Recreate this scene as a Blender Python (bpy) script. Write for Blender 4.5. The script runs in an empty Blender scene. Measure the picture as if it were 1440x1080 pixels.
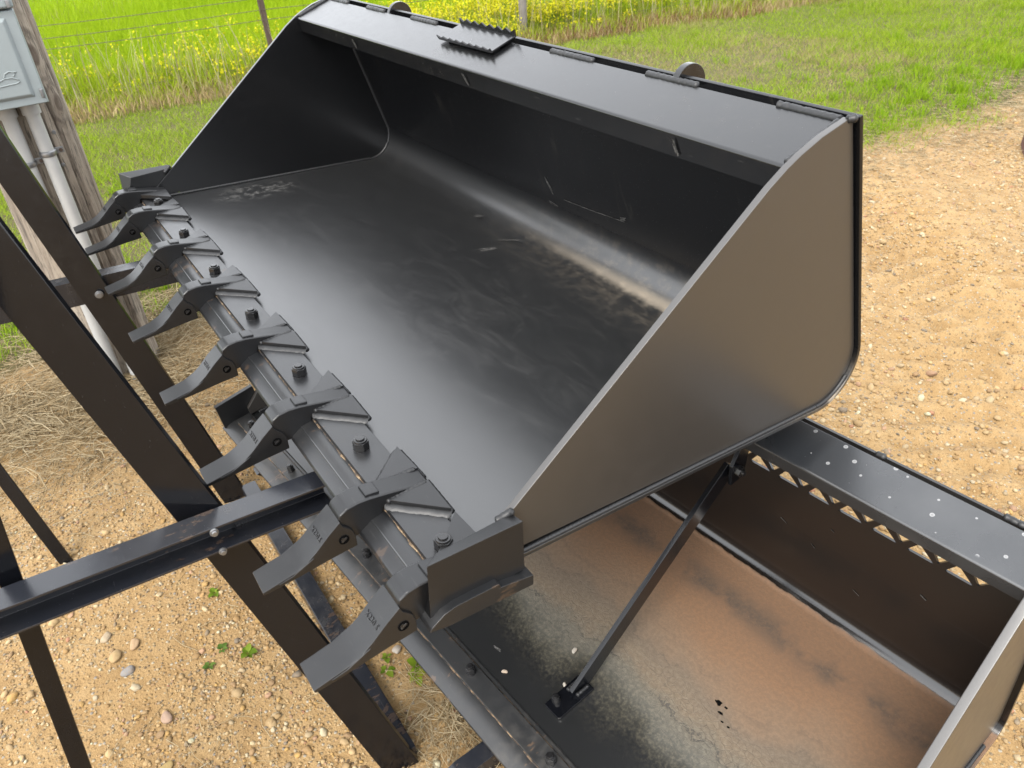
import bpy, bmesh, math, random
import numpy as np
from mathutils import Vector, Matrix, Euler
from mathutils.geometry import tessellate_polygon
random.seed(7); rng = np.random.default_rng(11)
scene = bpy.context.scene
COL = scene.collection
R = math.radians

# ------------------------------------------------------------------ camera, world, sun, exposure
cam_d = bpy.data.cameras.new('camera'); cam = bpy.data.objects.new('camera', cam_d); COL.objects.link(cam)
cam_d.sensor_width = 36.0; cam_d.lens = 1089.1 / 1440 * 36.0
cam_d.clip_start = 0.02; cam_d.clip_end = 2000
RW = Matrix(((0.5547, 0.8299, -0.0602), (0.4428, -0.3557, -0.8231), (-0.7044, 0.4299, -0.5648)))
m = Matrix((RW[0], -RW[1], -RW[2])).transposed()
cam.matrix_world = Matrix.Translation((1.5501, -0.2213, 1.5364)) @ m.to_quaternion().to_matrix().to_4x4()
cam_d.dof.use_dof = True; cam_d.dof.focus_distance = 1.55; cam_d.dof.aperture_fstop = 9.0
scene.camera = cam

SUN_EL, SUN_AZ = R(52), R(-60)          # azimuth of the sun measured from +x towards +y
world = bpy.data.worlds.new('World'); scene.world = world; world.use_nodes = True
wn = world.node_tree.nodes; wl = world.node_tree.links; wn.clear()
sky = wn.new('ShaderNodeTexSky'); sky.sky_type = 'NISHITA'; sky.sun_disc = False
sky.sun_elevation = SUN_EL; sky.sun_rotation = R(90) - SUN_AZ
sky.air_density = 1.0; sky.dust_density = 4.0; sky.ozone_density = 1.0
hs = wn.new('ShaderNodeHueSaturation'); hs.inputs['Saturation'].default_value = 0.30; hs.inputs['Value'].default_value = 1.0
mixw = wn.new('ShaderNodeMixRGB'); mixw.inputs[0].default_value = 0.55; mixw.inputs[2].default_value = (9.0, 9.2, 9.5, 1)
bg = wn.new('ShaderNodeBackground'); bg.inputs[1].default_value = 0.13
out = wn.new('ShaderNodeOutputWorld')
wl.new(sky.outputs[0], hs.inputs['Color']); wl.new(hs.outputs[0], mixw.inputs[1]); wl.new(mixw.outputs[0], bg.inputs[0]); wl.new(bg.outputs[0], out.inputs[0])

sun_d = bpy.data.lights.new('sun', 'SUN'); sun_d.energy = 1.1; sun_d.angle = R(28); sun_d.color = (1.0, 0.95, 0.87)
sun = bpy.data.objects.new('sun', sun_d); COL.objects.link(sun)
sd = Vector((math.cos(SUN_EL) * math.cos(SUN_AZ), math.cos(SUN_EL) * math.sin(SUN_AZ), math.sin(SUN_EL)))
sun.rotation_euler = sd.to_track_quat('Z', 'Y').to_euler()
vs = scene.view_settings
vs.view_transform = 'Standard'; vs.look = 'None'; vs.gamma = 1; vs.exposure = 1.98
try: vs.use_curve_mapping = False
except Exception: pass

# ------------------------------------------------------------------ node helpers
class NT:
    def __init__(s, name):
        s.m = bpy.data.materials.new(name); s.m.use_nodes = True
        s.t = s.m.node_tree; s.n = s.t.nodes; s.l = s.t.links
        s.b = s.n['Principled BSDF']; s.o = s.n['Material Output']
        s.tc = s.n.new('ShaderNodeTexCoord')
        s.sep = None
    def obj(s): return s.tc.outputs['Object']
    def set(s, inp, v):
        if hasattr(v, 'links') or isinstance(v, bpy.types.NodeSocket): s.l.new(v, inp)
        else: inp.default_value = v
    def xyz(s):
        if s.sep is None:
            s.sep = s.n.new('ShaderNodeSeparateXYZ'); s.l.new(s.obj(), s.sep.inputs[0])
        return s.sep.outputs
    def mapping(s, scale=(1, 1, 1), rot=(0, 0, 0), loc=(0, 0, 0), src=None):
        n = s.n.new('ShaderNodeMapping'); s.l.new(src or s.obj(), n.inputs[0])
        n.inputs['Scale'].default_value = scale; n.inputs['Rotation'].default_value = rot; n.inputs['Location'].default_value = loc
        return n.outputs[0]
    def noise(s, scale, detail=4, rough=0.55, vec=None, dist=0.0):
        n = s.n.new('ShaderNodeTexNoise'); s.l.new(vec or s.obj(), n.inputs['Vector'])
        n.inputs['Scale'].default_value = scale; n.inputs['Detail'].default_value = detail
        n.inputs['Roughness'].default_value = rough; n.inputs['Distortion'].default_value = dist
        return n.outputs['Fac']
    def voro(s, scale, feature='F1', vec=None, out='Distance', rand=1.0):
        n = s.n.new('ShaderNodeTexVoronoi'); s.l.new(vec or s.obj(), n.inputs['Vector']); n.feature = feature
        n.inputs['Scale'].default_value = scale; n.inputs['Randomness'].default_value = rand
        return n.outputs[out]
    def math(s, op, a, b=0.0, c=None, clamp=False):
        n = s.n.new('ShaderNodeMath'); n.operation = op; n.use_clamp = clamp
        s.set(n.inputs[0], a); s.set(n.inputs[1], b)
        if c is not None: s.set(n.inputs[2], c)
        return n.outputs[0]
    def ramp(s, v, a, b, lo=0.0, hi=1.0, smooth=True):
        n = s.n.new('ShaderNodeMapRange'); n.interpolation_type = 'SMOOTHSTEP' if smooth else 'LINEAR'
        s.set(n.inputs[0], v); n.inputs[1].default_value = a; n.inputs[2].default_value = b
        n.inputs[3].default_value = lo; n.inputs[4].default_value = hi
        return n.outputs[0]
    def mix(s, f, a, b):
        n = s.n.new('ShaderNodeMixRGB'); s.set(n.inputs[0], f)
        s.set(n.inputs[1], a if not isinstance(a, tuple) else tuple(a) + (1,)); s.set(n.inputs[2], b if not isinstance(b, tuple) else tuple(b) + (1,))
        return n.outputs[0]
    def cramp(s, v, stops, interp='LINEAR'):
        n = s.n.new('ShaderNodeValToRGB'); s.set(n.inputs[0], v); n.color_ramp.interpolation = interp
        e = n.color_ramp.elements
        while len(e) < len(stops): e.new(0.5)
        for k, (p, c) in enumerate(stops): e[k].position = p; e[k].color = tuple(c) + (1,)
        return n.outputs[0]
    def attr(s, name):
        n = s.n.new('ShaderNodeAttribute'); n.attribute_name = name; return n.outputs['Color']
    def bump(s, h, dist=0.001, strength=1.0, prev=None):
        n = s.n.new('ShaderNodeBump'); s.set(n.inputs['Height'], h); n.inputs['Distance'].default_value = dist; n.inputs['Strength'].default_value = strength
        if prev is not None: s.l.new(prev, n.inputs['Normal'])
        return n.outputs[0]
    def fin(s, color=None, rough=None, normal=None, metal=None, spec=None, coat=None):
        if color is not None: s.set(s.b.inputs['Base Color'], tuple(color) + (1,) if isinstance(color, tuple) else color)
        if rough is not None: s.set(s.b.inputs['Roughness'], rough)
        if normal is not None: s.l.new(normal, s.b.inputs['Normal'])
        if metal is not None: s.set(s.b.inputs['Metallic'], metal)
        if spec is not None: s.set(s.b.inputs['Specular IOR Level'], spec)
        if coat is not None: s.set(s.b.inputs['Coat Weight'], coat); s.b.inputs['Coat Roughness'].default_value = 0.25
        return s.m

def gauss(nt, v, c, w):       # soft band around c
    d = nt.math('ABSOLUTE', nt.math('SUBTRACT', v, c))
    return nt.ramp(d, 0.0, w, 1.0, 0.0)

def paint(name, base=(0.0035, 0.0037, 0.0042), rough=0.22, dust=0.12, dustcol=(0.30, 0.26, 0.21), spec=0.9, bump=0.0004, scale=1.0, chips=0.0):
    t = NT(name)
    n1 = t.noise(3.2 * scale, 6, 0.6); n2 = t.noise(38 * scale, 5, 0.65); n3 = t.noise(420, 3, 0.6)
    d = t.math('MULTIPLY', t.ramp(n1, 0.40, 0.75), t.ramp(n2, 0.35, 0.8))
    sp = t.ramp(t.noise(260, 2, 0.5), 0.70, 0.80)
    d = t.math('ADD', t.math('MULTIPLY', d, dust), t.math('MULTIPLY', sp, dust * 0.8), clamp=True)
    c = t.mix(d, base, kc(dustcol))
    if chips:
        ch = t.ramp(t.math('MULTIPLY', t.noise(55, 6, 0.7, vec=t.mapping((1, .35, 1))), t.noise(7, 3)), 0.335, 0.36)
        c = t.mix(t.math('MULTIPLY', ch, chips), c, (0.18, 0.105, 0.055))
    scr = t.ramp(t.noise(30, 2, 0.4, vec=t.mapping((1, 22, 6), (0.2, 0.3, 0.7))), 0.715, 0.76)
    c = t.mix(t.math('MULTIPLY', scr, 0.06), c, (0.22, 0.22, 0.21))
    r = t.math('ADD', t.math('MULTIPLY', n2, 0.10), t.math('ADD', t.math('MULTIPLY', d, 0.8), rough - 0.05))
    nb = t.bump(t.math('ADD', n3, t.math('MULTIPLY', n2, 1.4)), bump * 0.16, 0.5)
    t.b.inputs['IOR'].default_value = 1.50
    return t.fin(c, r, nb, spec=spec * 0.62)

K_ALB = 0.385                # real albedos: gravel about 0.25, dry grass 0.3, leaves 0.05-0.2
def kc(c): return tuple(v * K_ALB for v in c)
M = {}
M['side'] = paint('satin_black_side_reflection', base=(0.021, 0.0185, 0.016), rough=0.34, dust=0.03, spec=1.5)  # tan reflection of the ground is put into this base colour
M['lip'] = paint('satin_black_lip', rough=0.24, dust=0.06)
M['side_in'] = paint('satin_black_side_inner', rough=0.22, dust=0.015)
M['black'] = paint('satin_black', rough=0.25, dust=0.10)
M['gloss'] = paint('gloss_black', base=(0.0025, 0.0028, 0.0038), rough=0.16, dust=0.03, bump=0.0007, spec=0.55)
M['cast'] = paint('cast_grey_black', base=(0.0045, 0.0047, 0.0053), rough=0.37, dust=0.05, spec=0.75, bump=0.0012, dustcol=(0.32, 0.31, 0.30))
M['edge'] = paint('edge_paint', base=(0.006, 0.0063, 0.007), rough=0.32, dust=0.09, bump=0.001, chips=0.12)
M['edge_low'] = paint('edge_paint_dusty', base=(0.010, 0.0104, 0.011), rough=0.40, dust=0.30, bump=0.001, chips=0.25)
M['weld'] = paint('weld_paint', base=(0.007, 0.0073, 0.008), rough=0.46, dust=0.08, spec=0.7, bump=0.002, dustcol=(0.34, 0.32, 0.29))
M['bolt'] = paint('bolt_black', base=(0.006, 0.006, 0.0065), rough=0.26, dust=0.10, bump=0.0006)
M['worn'] = paint('worn_channel', base=(0.008, 0.009, 0.012), rough=0.22, dust=0.16, bump=0.0010, chips=0.13)

def mk_seam():
    t = NT('rusty_seam_dirt'); n = t.noise(60, 5, 0.7)
    return t.fin(t.cramp(n, [(0.42, (0.012, 0.010, 0.009)), (0.56, (0.10, 0.065, 0.035)), (0.72, (0.24, 0.18, 0.11))]), 0.9, t.bump(n, 0.002))
M['seam'] = mk_seam()

def mk_scuff():
    t = NT('scuffed_bare_mark'); n = t.noise(160, 4, 0.7)
    return t.fin(t.cramp(n, [(0.40, (0.015, 0.015, 0.015)), (0.66, (0.10, 0.097, 0.092))]), 0.6, t.bump(n, 0.0005))
M['scuff'] = mk_scuff()

def mk_upper_shell():
    t = NT('satin_black_bucket_inside'); x, y, z = t.xyz()
    n1 = t.noise(2.6, 6, 0.62); n2 = t.noise(30, 6, 0.66); n3 = t.noise(420, 3)
    swirl = t.noise(5, 7, 0.68, vec=t.mapping((1, 2.6, 1), (0, 0, 0.5)), dist=1.6)
    base = (0.0030, 0.0032, 0.0038)
    # settled dust: thin over the floor, thicker along the back curve and by the right hand side
    onfloor = t.ramp(z, 0.02, 0.10, 1, 0)
    back = t.math('MULTIPLY', t.ramp(y, 0.66, 0.80), onfloor)
    right = t.ramp(x, -0.35, 0.75)
    d = t.math('MULTIPLY', t.ramp(swirl, 0.50, 0.72), t.math('MULTIPLY', onfloor, 0.012))
    mid = t.math('MULTIPLY', gauss(t, y, 0.50, 0.34), gauss(t, x, 0.35, 0.75))
    d = t.math('ADD', d, t.math('MULTIPLY', t.math('MULTIPLY', mid, t.ramp(swirl, 0.40, 0.70)), 0.038))
    n4 = t.noise(55, 5, 0.7, vec=t.mapping((1, 3.0, 1), (0, 0, 0.1)))
    db = t.math('MULTIPLY', t.math('MULTIPLY', back, right), t.math('MULTIPLY', t.ramp(n2, 0.36, 0.66), t.ramp(n4, 0.30, 0.70)))
    d = t.math('ADD', d, t.math('MULTIPLY', db, 0.42))
    crest = t.math('MULTIPLY', gauss(t, t.math('ADD', y, t.math('MULTIPLY', n2, 0.012)), 0.826, 0.020), t.math('MULTIPLY', t.ramp(x, -0.15, 0.6), t.ramp(z, 0.0, 0.05, 1, 0)))
    d = t.math('ADD', d, t.math('MULTIPLY', crest, 0.75), clamp=True)
    # pale dried patch near the left side plate
    patch = t.math('MULTIPLY', gauss(t, x, -0.80, 0.10), gauss(t, y, 0.36, 0.17))
    pn = t.math('MULTIPLY', patch, t.ramp(t.noise(34, 5, 0.7), 0.45, 0.62))
    ring = t.ramp(t.math('ABSOLUTE', t.math('SUBTRACT', t.voro(22), 0.30)), 0.0, 0.05, 1, 0)
    d = t.math('ADD', d, t.math('ADD', t.math('MULTIPLY', pn, 0.34), t.math('MULTIPLY', t.math('MULTIPLY', ring, t.ramp(patch, 0.0, 0.3)), 0.05)), clamp=True)
    # fine dried water lines
    w = t.math('ADD', t.math('MULTIPLY', y, 6.0), t.math('MULTIPLY', t.noise(3.4, 5, 0.6), 3.4))
    tri = t.math('ABSOLUTE', t.math('SUBTRACT', t.math('FRACT', w), 0.5))
    line = t.math('MULTIPLY', t.ramp(tri, 0.0, 0.018, 1, 0), t.math('MULTIPLY', mid, t.ramp(n2, 0.4, 0.6)))
    d = t.math('ADD', d, t.math('MULTIPLY', line, 0.07), clamp=True)
    sp = t.math('MULTIPLY', t.ramp(t.noise(300, 2), 0.70, 0.78), t.math('MULTIPLY', t.math('ADD', back, 0.25), 0.25))
    d = t.math('ADD', d, sp, clamp=True)
    base2 = t.mix(onfloor, base, (0.0085, 0.0088, 0.0092))
    c = t.mix(d, base2, t.mix(t.ramp(y, 0.60, 0.76), (0.15, 0.145, 0.135), (0.17, 0.14, 0.10)))
    t.b.inputs['IOR'].default_value = 1.50
    # long hairline scratches on the back sheet
    hs_ = t.ramp(t.noise(1.0, 2, 0.4, vec=t.mapping((13, 0.6, 0.6), (0, 0.12, 0))), 0.497, 0.503)
    hs2 = t.math('MULTIPLY', hs_, t.math('SUBTRACT', 1.0, t.ramp(t.noise(1.0, 2, 0.4, vec=t.mapping((13, 0.6, 0.6), (0, 0.12, 0))), 0.503, 0.509)))
    c = t.mix(t.math('MULTIPLY', t.math('MULTIPLY', hs2, t.ramp(z, 0.08, 0.13)), 0.025), c, (0.3, 0.27, 0.22))
    r = t.math('ADD', t.math('ADD', 0.27, t.math('MULTIPLY', t.math('MULTIPLY', swirl, onfloor), 0.10)), t.math('MULTIPLY', d, 0.6))
    return t.fin(c, r, t.bump(t.math('ADD', n3, n2), 0.00004, 0.5), spec=t.ramp(onfloor, 0.0, 1.0, 0.26, 1.05))
M['upper_shell'] = mk_upper_shell()

def mk_lower_shell():
    t = NT('muddy_black_bucket_inside'); x, y, z = t.xyz()
    n1 = t.noise(3.3, 5, 0.6); n2 = t.noise(16, 7, 0.68); n3 = t.noise(120, 6, 0.75); n4 = t.noise(420, 3)
    w = t.math('ADD', y, t.math('ADD', t.math('MULTIPLY', t.math('SUBTRACT', n1, 0.5), 0.20), t.math('MULTIPLY', t.math('SUBTRACT', n2, 0.5), 0.05)))
    w = t.math('ADD', w, t.math('MULTIPLY', t.math('SUBTRACT', n3, 0.5), 0.02))
    sil = t.cramp(w, [(0.0, (0.016, 0.017, 0.018)), (0.20, (0.020, 0.021, 0.022)), (0.27, (0.10, 0.095, 0.075)), (0.305, (0.17, 0.15, 0.11)),
                      (0.34, (0.27, 0.195, 0.12)), (0.38, (0.235, 0.17, 0.11)), (0.43, (0.31, 0.195, 0.11)), (0.52, (0.32, 0.165, 0.072)),
                      (0.60, (0.26, 0.130, 0.056)), (0.75, (0.30, 0.155, 0.068))])
    speck = t.ramp(n3, 0.42, 0.66)
    sil = t.mix(t.math('MULTIPLY', speck, t.math('MULTIPLY', gauss(t, w, 0.29, 0.15), 0.40)), sil, (0.34, 0.30, 0.21))
    dk = t.math('MULTIPLY', gauss(t, t.math('ADD', y, t.math('MULTIPLY', n2, 0.05)), 0.625, 0.055), t.ramp(t.noise(9, 6, 0.7), 0.40, 0.60))
    sil = t.mix(t.math('MULTIPLY', dk, t.ramp(n3, 0.3, 0.6, 0.35, 0.9)), sil, (0.075, 0.05, 0.03))
    onm = t.ramp(w, 0.26, 0.34)
    sil = t.mix(t.math('MULTIPLY', onm, t.ramp(n3, 0.62, 0.40, 0.0, 0.30)), sil, (0.10, 0.065, 0.035))
    sil = t.mix(t.math('MULTIPLY', t.math('MULTIPLY', onm, t.ramp(t.noise(330, 2), 0.70, 0.76)), 0.35), sil, (0.55, 0.45, 0.33))
    # dark tide lines where puddles dried
    td = None
    for (k, off, a, wd) in ((1, 0.312, 0.75, 0.0030), (2, 0.392, 0.35, 0.0045), (3, 0.440, 0.22, 0.009)):
        ww = t.math('ADD', w, t.math('MULTIPLY', t.noise(26, 6, 0.75), 0.022 * k))
        g = t.math('MULTIPLY', gauss(t, ww, off + 0.011 * k, wd), t.ramp(t.noise(7 + k, 4), 0.38, 0.55))
        g = t.math('MULTIPLY', g, a); td = g if td is None else t.math('MAXIMUM', td, g)
    sil = t.mix(td, sil, (0.028, 0.024, 0.02))
    fl = t.ramp(t.math('ADD', y, t.math('MULTIPLY', n2, 0.014)), 0.700, 0.706, 1, 0)
    fl = t.math('MULTIPLY', fl, t.ramp(z, 0.012, 0.02, 1, 0))
    crack = t.ramp(t.voro(60, 'DISTANCE_TO_EDGE', vec=t.mapping((1, 1.6, 1))), 0.0, 0.05, 1, 0)
    sil = t.mix(t.math('MULTIPLY', t.math('MULTIPLY', crack, gauss(t, w, 0.33, 0.10)), 0.35), sil, (0.06, 0.05, 0.04))
    sil = t.mix(0.38, (0.0, 0.0, 0.0), sil)
    wall = t.mix(t.math('MULTIPLY', t.ramp(n2, 0.5, 0.8), 0.10), (0.0030, 0.0024, 0.0022), (0.05, 0.035, 0.025))
    c = t.mix(fl, wall, sil)
    r = t.mix(fl, (0.18, 0.18, 0.18), t.mix(t.ramp(w, 0.22, 0.32), (0.30, 0.30, 0.30), (0.78, 0.78, 0.78)))
    rgh = t.math('MULTIPLY', fl, t.ramp(w, 0.20, 0.32, 0.12, 1.0))
    h = t.math('MULTIPLY', rgh, t.math('ADD', n3, t.math('MULTIPLY', t.math('MULTIPLY', crack, gauss(t, w, 0.33, 0.10)), -0.6)))
    nb = t.bump(h, 0.0011, 0.7)
    return t.fin(c, r, nb, spec=0.7)
M['lower_shell'] = mk_lower_shell()

def mk_lip_low():
    t = NT('satin_black_lip_splashed'); n1 = t.noise(4, 5)
    v = t.voro(34, out='Distance'); v.node.voronoi_dimensions = '2D'; vc = t.voro(34, out='Color'); vc.node.voronoi_dimensions = '2D'
    sep = t.n.new('ShaderNodeSeparateColor'); t.l.new(vc, sep.inputs[0])
    rad = t.math('MULTIPLY', t.ramp(sep.outputs[0], 0.50, 1.0), 0.13)
    spot = t.math('MULTIPLY', t.ramp(t.math('SUBTRACT', v, rad), -0.02, 0.015, 1, 0), t.ramp(sep.outputs[0], 0.51, 0.53))
    ringy = t.math('ABSOLUTE', t.math('SUBTRACT', v, t.math('MULTIPLY', rad, 0.8)))
    sp = t.math('MULTIPLY', spot, t.ramp(ringy, 0, 0.05, 0.55, 0.30))
    msk = t.math('MULTIPLY', t.ramp(t.xyz()[0], 0.50, 0.72), t.ramp(t.xyz()[2], 0.4775, 0.4785))
    d = t.math('MULTIPLY', sp, msk)
    d = t.math('ADD', d, t.math('MULTIPLY', t.ramp(n1, 0.45, 0.8), 0.07), clamp=True)
    c = t.mix(d, (0.008, 0.009, 0.0105), (0.30, 0.30, 0.30))
    return t.fin(c, t.math('ADD', 0.27, t.math('MULTIPLY', d, 0.4)), t.bump(t.noise(300, 3), 0.00005), spec=0.9)
M['lip_low'] = mk_lip_low()

def mk_wood():
    t = NT('weathered_pole_wood'); v = t.mapping((1, 1, 0.06)); v2 = t.mapping((1, 1, 0.10))
    x, y, z = t.xyz()
    ang = t.math('ARCTAN2', y, x)
    n = t.noise(24, 8, 0.66, vec=v, dist=0.8); f = t.noise(150, 5, 0.7, vec=v2, dist=0.3); b = t.noise(5, 4)
    kd = None
    for (ka, kz, s) in ((0.92, 0.975, 1.0), (0.80, 1.12, 0.8), (0.25, 0.50, 0.9)):
        ax = t.math('MULTIPLY', t.math('SUBTRACT', ang, ka), 0.14); az = t.math('MULTIPLY', t.math('SUBTRACT', z, kz), 0.62)
        q = t.math('SQRT', t.math('ADD', t.math('MULTIPLY', ax, ax), t.math('MULTIPLY', az, az)))
        q = t.math('MULTIPLY', q, s); kd = q if kd is None else t.math('MINIMUM', kd, q)
    ringw = t.math('ADD', t.math('MULTIPLY', kd, 260), t.math('MULTIPLY', n, 9))
    rg = t.math('MULTIPLY', t.math('SINE', ringw), t.ramp(kd, 0.02, 0.10, 1, 0))
    c = t.cramp(n, [(0.28, (0.07, 0.055, 0.042)), (0.45, (0.24, 0.195, 0.15)), (0.6, (0.36, 0.305, 0.24)), (0.8, (0.50, 0.44, 0.36))])
    c = t.mix(t.math('MULTIPLY', t.ramp(f, 0.50, 0.38), 0.8), c, (0.05, 0.04, 0.03))
    c = t.mix(t.math('MULTIPLY', t.ramp(rg, 0.1, 0.9), 0.5), c, (0.10, 0.075, 0.055))
    c = t.mix(t.ramp(kd, 0.012, 0.018, 0.75, 0), c, (0.10, 0.07, 0.05))
    c = t.mix(t.math('MULTIPLY', t.ramp(b, 0.45, 0.7), 0.25), c, (0.42, 0.33, 0.24))
    c = t.mix(0.60, (0.0, 0.0, 0.0), c)
    return t.fin(c, 0.85, t.bump(t.math('ADD', t.math('ADD', n, t.math('MULTIPLY', f, 0.5)), t.math('MULTIPLY', rg, 0.15)), 0.007, 0.9))
M['wood'] = mk_wood()

def simple(name, col, rough=0.5, nscale=40, amt=0.15, metal=0.0, bump=0.0005, spec=0.5):
    col = kc(col); t = NT(name); n = t.noise(nscale, 5, 0.6); n0 = t.noise(nscale / 9, 4)
    c = t.mix(t.math('MULTIPLY', t.ramp(n, 0.35, 0.7), amt), col, tuple(v * 0.45 for v in col))
    c = t.mix(t.math('MULTIPLY', t.ramp(n0, 0.45, 0.7), amt), c, tuple(min(v * 1.25, 0.9) for v in col))
    return t.fin(c, rough, t.bump(n, bump), metal=metal, spec=spec)
M['box'] = simple('grey_green_enamel', (0.42, 0.48, 0.49), 0.55, 22, 0.10)
M['pvc'] = simple('white_pvc', (0.70, 0.70, 0.68), 0.45, 25, 0.10)
M['zinc'] = simple('zinc_steel', (0.55, 0.56, 0.57), 0.38, 60, 0.2, 0.85)
M['tpost'] = simple('rusty_post_steel', (0.12, 0.075, 0.05), 0.8, 60, 0.4)
M['fpost'] = simple('grey_post_wood', (0.30, 0.27, 0.24), 0.9, 30, 0.5)
M['wire'] = simple('rusty_wire', (0.14, 0.10, 0.08), 0.7, 60, 0.3)
M['brick'] = simple('red_brown_brick', (0.22, 0.09, 0.065), 0.9, 60, 0.5, bump=0.003)
M['rubber'] = simple('dark_rail', (0.05, 0.052, 0.055), 0.5, 40, 0.4)

def mk_tint(name, rough=0.9, transl=0.0, nscale=0):
    t = NT(name); c = t.mix(K_ALB, (0.0, 0.0, 0.0), t.attr('tint'))
    if nscale:
        n = t.noise(nscale, 4, 0.6); c = t.mix(t.ramp(n, 0.3, 0.7, 0.0, 0.4), c, (0.2, 0.13, 0.07))
        t.fin(c, rough, t.bump(n, 0.001), spec=0.3)
    else: t.fin(c, rough, spec=0.06)
    if transl:
        tr = t.n.new('ShaderNodeBsdfTranslucent'); t.set(tr.inputs[0], c)
        mx = t.n.new('ShaderNodeMixShader'); mx.inputs[0].default_value = transl
        t.l.new(t.b.outputs[0], mx.inputs[1]); t.l.new(tr.outputs[0], mx.inputs[2]); t.l.new(mx.outputs[0], t.o.inputs[0])
    return t.m
M['pebble'] = mk_tint('pebble_stone', 0.8, 0, 130)
M['grass'] = mk_tint('grass_blade', 0.6, 0.35)
M['straw'] = mk_tint('dry_stalk', 0.75, 0.2)
M['leaf'] = mk_tint('weed_leaf', 0.5, 0.3)

# boundary between yard and grass (x as a function of y), shared by material and scatter
def bound(y):
    y = np.asarray(y, float)
    return -1.62 + 0.16 * np.clip(y - 0.2, 0, 6) * 0.75 + 0.10 * np.sin(y * 1.7 + 0.5) + 0.06 * np.sin(y * 4.3)
def mow(y):
    y = np.asarray(y, float)
    return -5.52 + 0.172 * (y - 0.2) + 0.05 * np.sin(y * 2.1) + 0.04 * np.sin(y * 5.1)

def mk_ground():
    t = NT('yard_and_field_soil'); x, y, z = t.xyz()
    n1 = t.noise(1.3, 5, 0.6); n2 = t.noise(11, 6, 0.65); n3 = t.noise(90, 5, 0.7); n5 = t.noise(260, 4, 0.7)
    sand = t.cramp(n2, [(0.30, (0.45, 0.278, 0.118)), (0.5, (0.60, 0.392, 0.178)), (0.72, (0.68, 0.472, 0.235))])
    sand = t.mix(t.math('MULTIPLY', t.ramp(n1, 0.45, 0.7), 0.35), sand, (0.43, 0.25, 0.09))
    vc = t.voro(95, out='Color'); vd = t.voro(95)
    sp = t.n.new('ShaderNodeSeparateColor'); t.l.new(vc, sp.inputs[0])
    stone = t.cramp(sp.outputs[0], [(0.0, (0.25, 0.17, 0.10)), (0.35, (0.52, 0.40, 0.24)), (0.6, (0.62, 0.45, 0.22)), (0.8, (0.70, 0.62, 0.48)), (1.0, (0.38, 0.34, 0.30))])
    sand = t.mix(t.math('MULTIPLY', t.ramp(vd, 0.40, 0.30), t.ramp(sp.outputs[1], 0.35, 0.45)), sand, stone)
    sand = t.mix(t.ramp(n5, 0.50, 0.3, 0, 0.75), sand, (0.22, 0.13, 0.06))
    soil = t.mix(n2, (0.10, 0.10, 0.03), (0.24, 0.20, 0.09))
    green = t.mix(n2, (0.22, 0.42, 0.008), (0.36, 0.58, 0.015))
    # x position of the edge of the yard
    yb = t.math('MINIMUM', t.math('MAXIMUM', t.math('SUBTRACT', y, 0.2), 0.0), 6.0)
    e = t.math('ADD', t.math('MULTIPLY', yb, 0.12), -1.62)
    dist = t.math('ADD', t.math('SUBTRACT', x, e), t.math('MULTIPLY', t.math('SUBTRACT', t.noise(3.0, 6, 0.65), 0.5), 1.0))
    c = t.mix(t.ramp(dist, -0.10, 0.12, 1, 0), sand, soil)
    far = t.math('SUBTRACT', x, t.math('ADD', t.math('MULTIPLY', y, 0.172), -5.9))
    c = t.mix(t.ramp(far, -0.6, 0.2, 1, 0), c, green)
    c = t.mix(K_ALB, (0.0, 0.0, 0.0), c)
    h = t.math('ADD', t.math('ADD', t.math('MULTIPLY', n2, 1.0), t.math('MULTIPLY', n3, 0.5)), t.ramp(vd, 0.0, 0.5, 0.35, 0))
    return t.fin(c, 0.95, t.bump(h, 0.012, 0.8), spec=0.2)
M['ground'] = mk_ground()

# ------------------------------------------------------------------ object helpers
def tag(o, label=None, cat=None, group=None, kind=None):
    if label: o['label'] = label
    if cat: o['category'] = cat
    if group: o['group'] = group
    if kind: o['kind'] = kind
    return o
def empty(name, loc=(0, 0, 0), mat=None):
    o = bpy.data.objects.new(name, None); COL.objects.link(o); o.empty_display_size = 0.05
    if mat is not None: o.matrix_world = mat
    else: o.location = loc
    return o
def finish(bm, name, mat, parent=None, smooth=35, weld=False):
    if weld: bmesh.ops.remove_doubles(bm, verts=bm.verts, dist=1e-5)
    me = bpy.data.meshes.new(name); bm.to_mesh(me); bm.free()
    return link(me, name, mat, parent, smooth)
def link(me, name, mat, parent=None, smooth=35):
    if mat is not None and len(me.materials) == 0: me.materials.append(mat)
    if smooth:
        me.shade_smooth(); me.set_sharp_from_angle(angle=R(smooth))
    o = bpy.data.objects.new(name, me); COL.objects.link(o)
    if parent is not None: o.parent = parent
    if smooth: weighted(o)
    return o
def weighted(o):              # flat faces stay flat, only the rounded edges shade round
    w = o.modifiers.new('weighted_normals', 'WEIGHTED_NORMAL'); w.mode = 'FACE_AREA'; w.weight = 80; w.keep_sharp = True; return o
def bevel(bm, w, seg=2, ang=25):
    if w <= 0: return
    bmesh.ops.recalc_face_normals(bm, faces=bm.faces)
    es = [e for e in bm.edges if len(e.link_faces) == 2 and e.calc_face_angle(0) > R(ang)]
    bmesh.ops.bevel(bm, geom=es, offset=w, segments=seg, affect='EDGES', profile=0.5, clamp_overlap=True)
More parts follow.
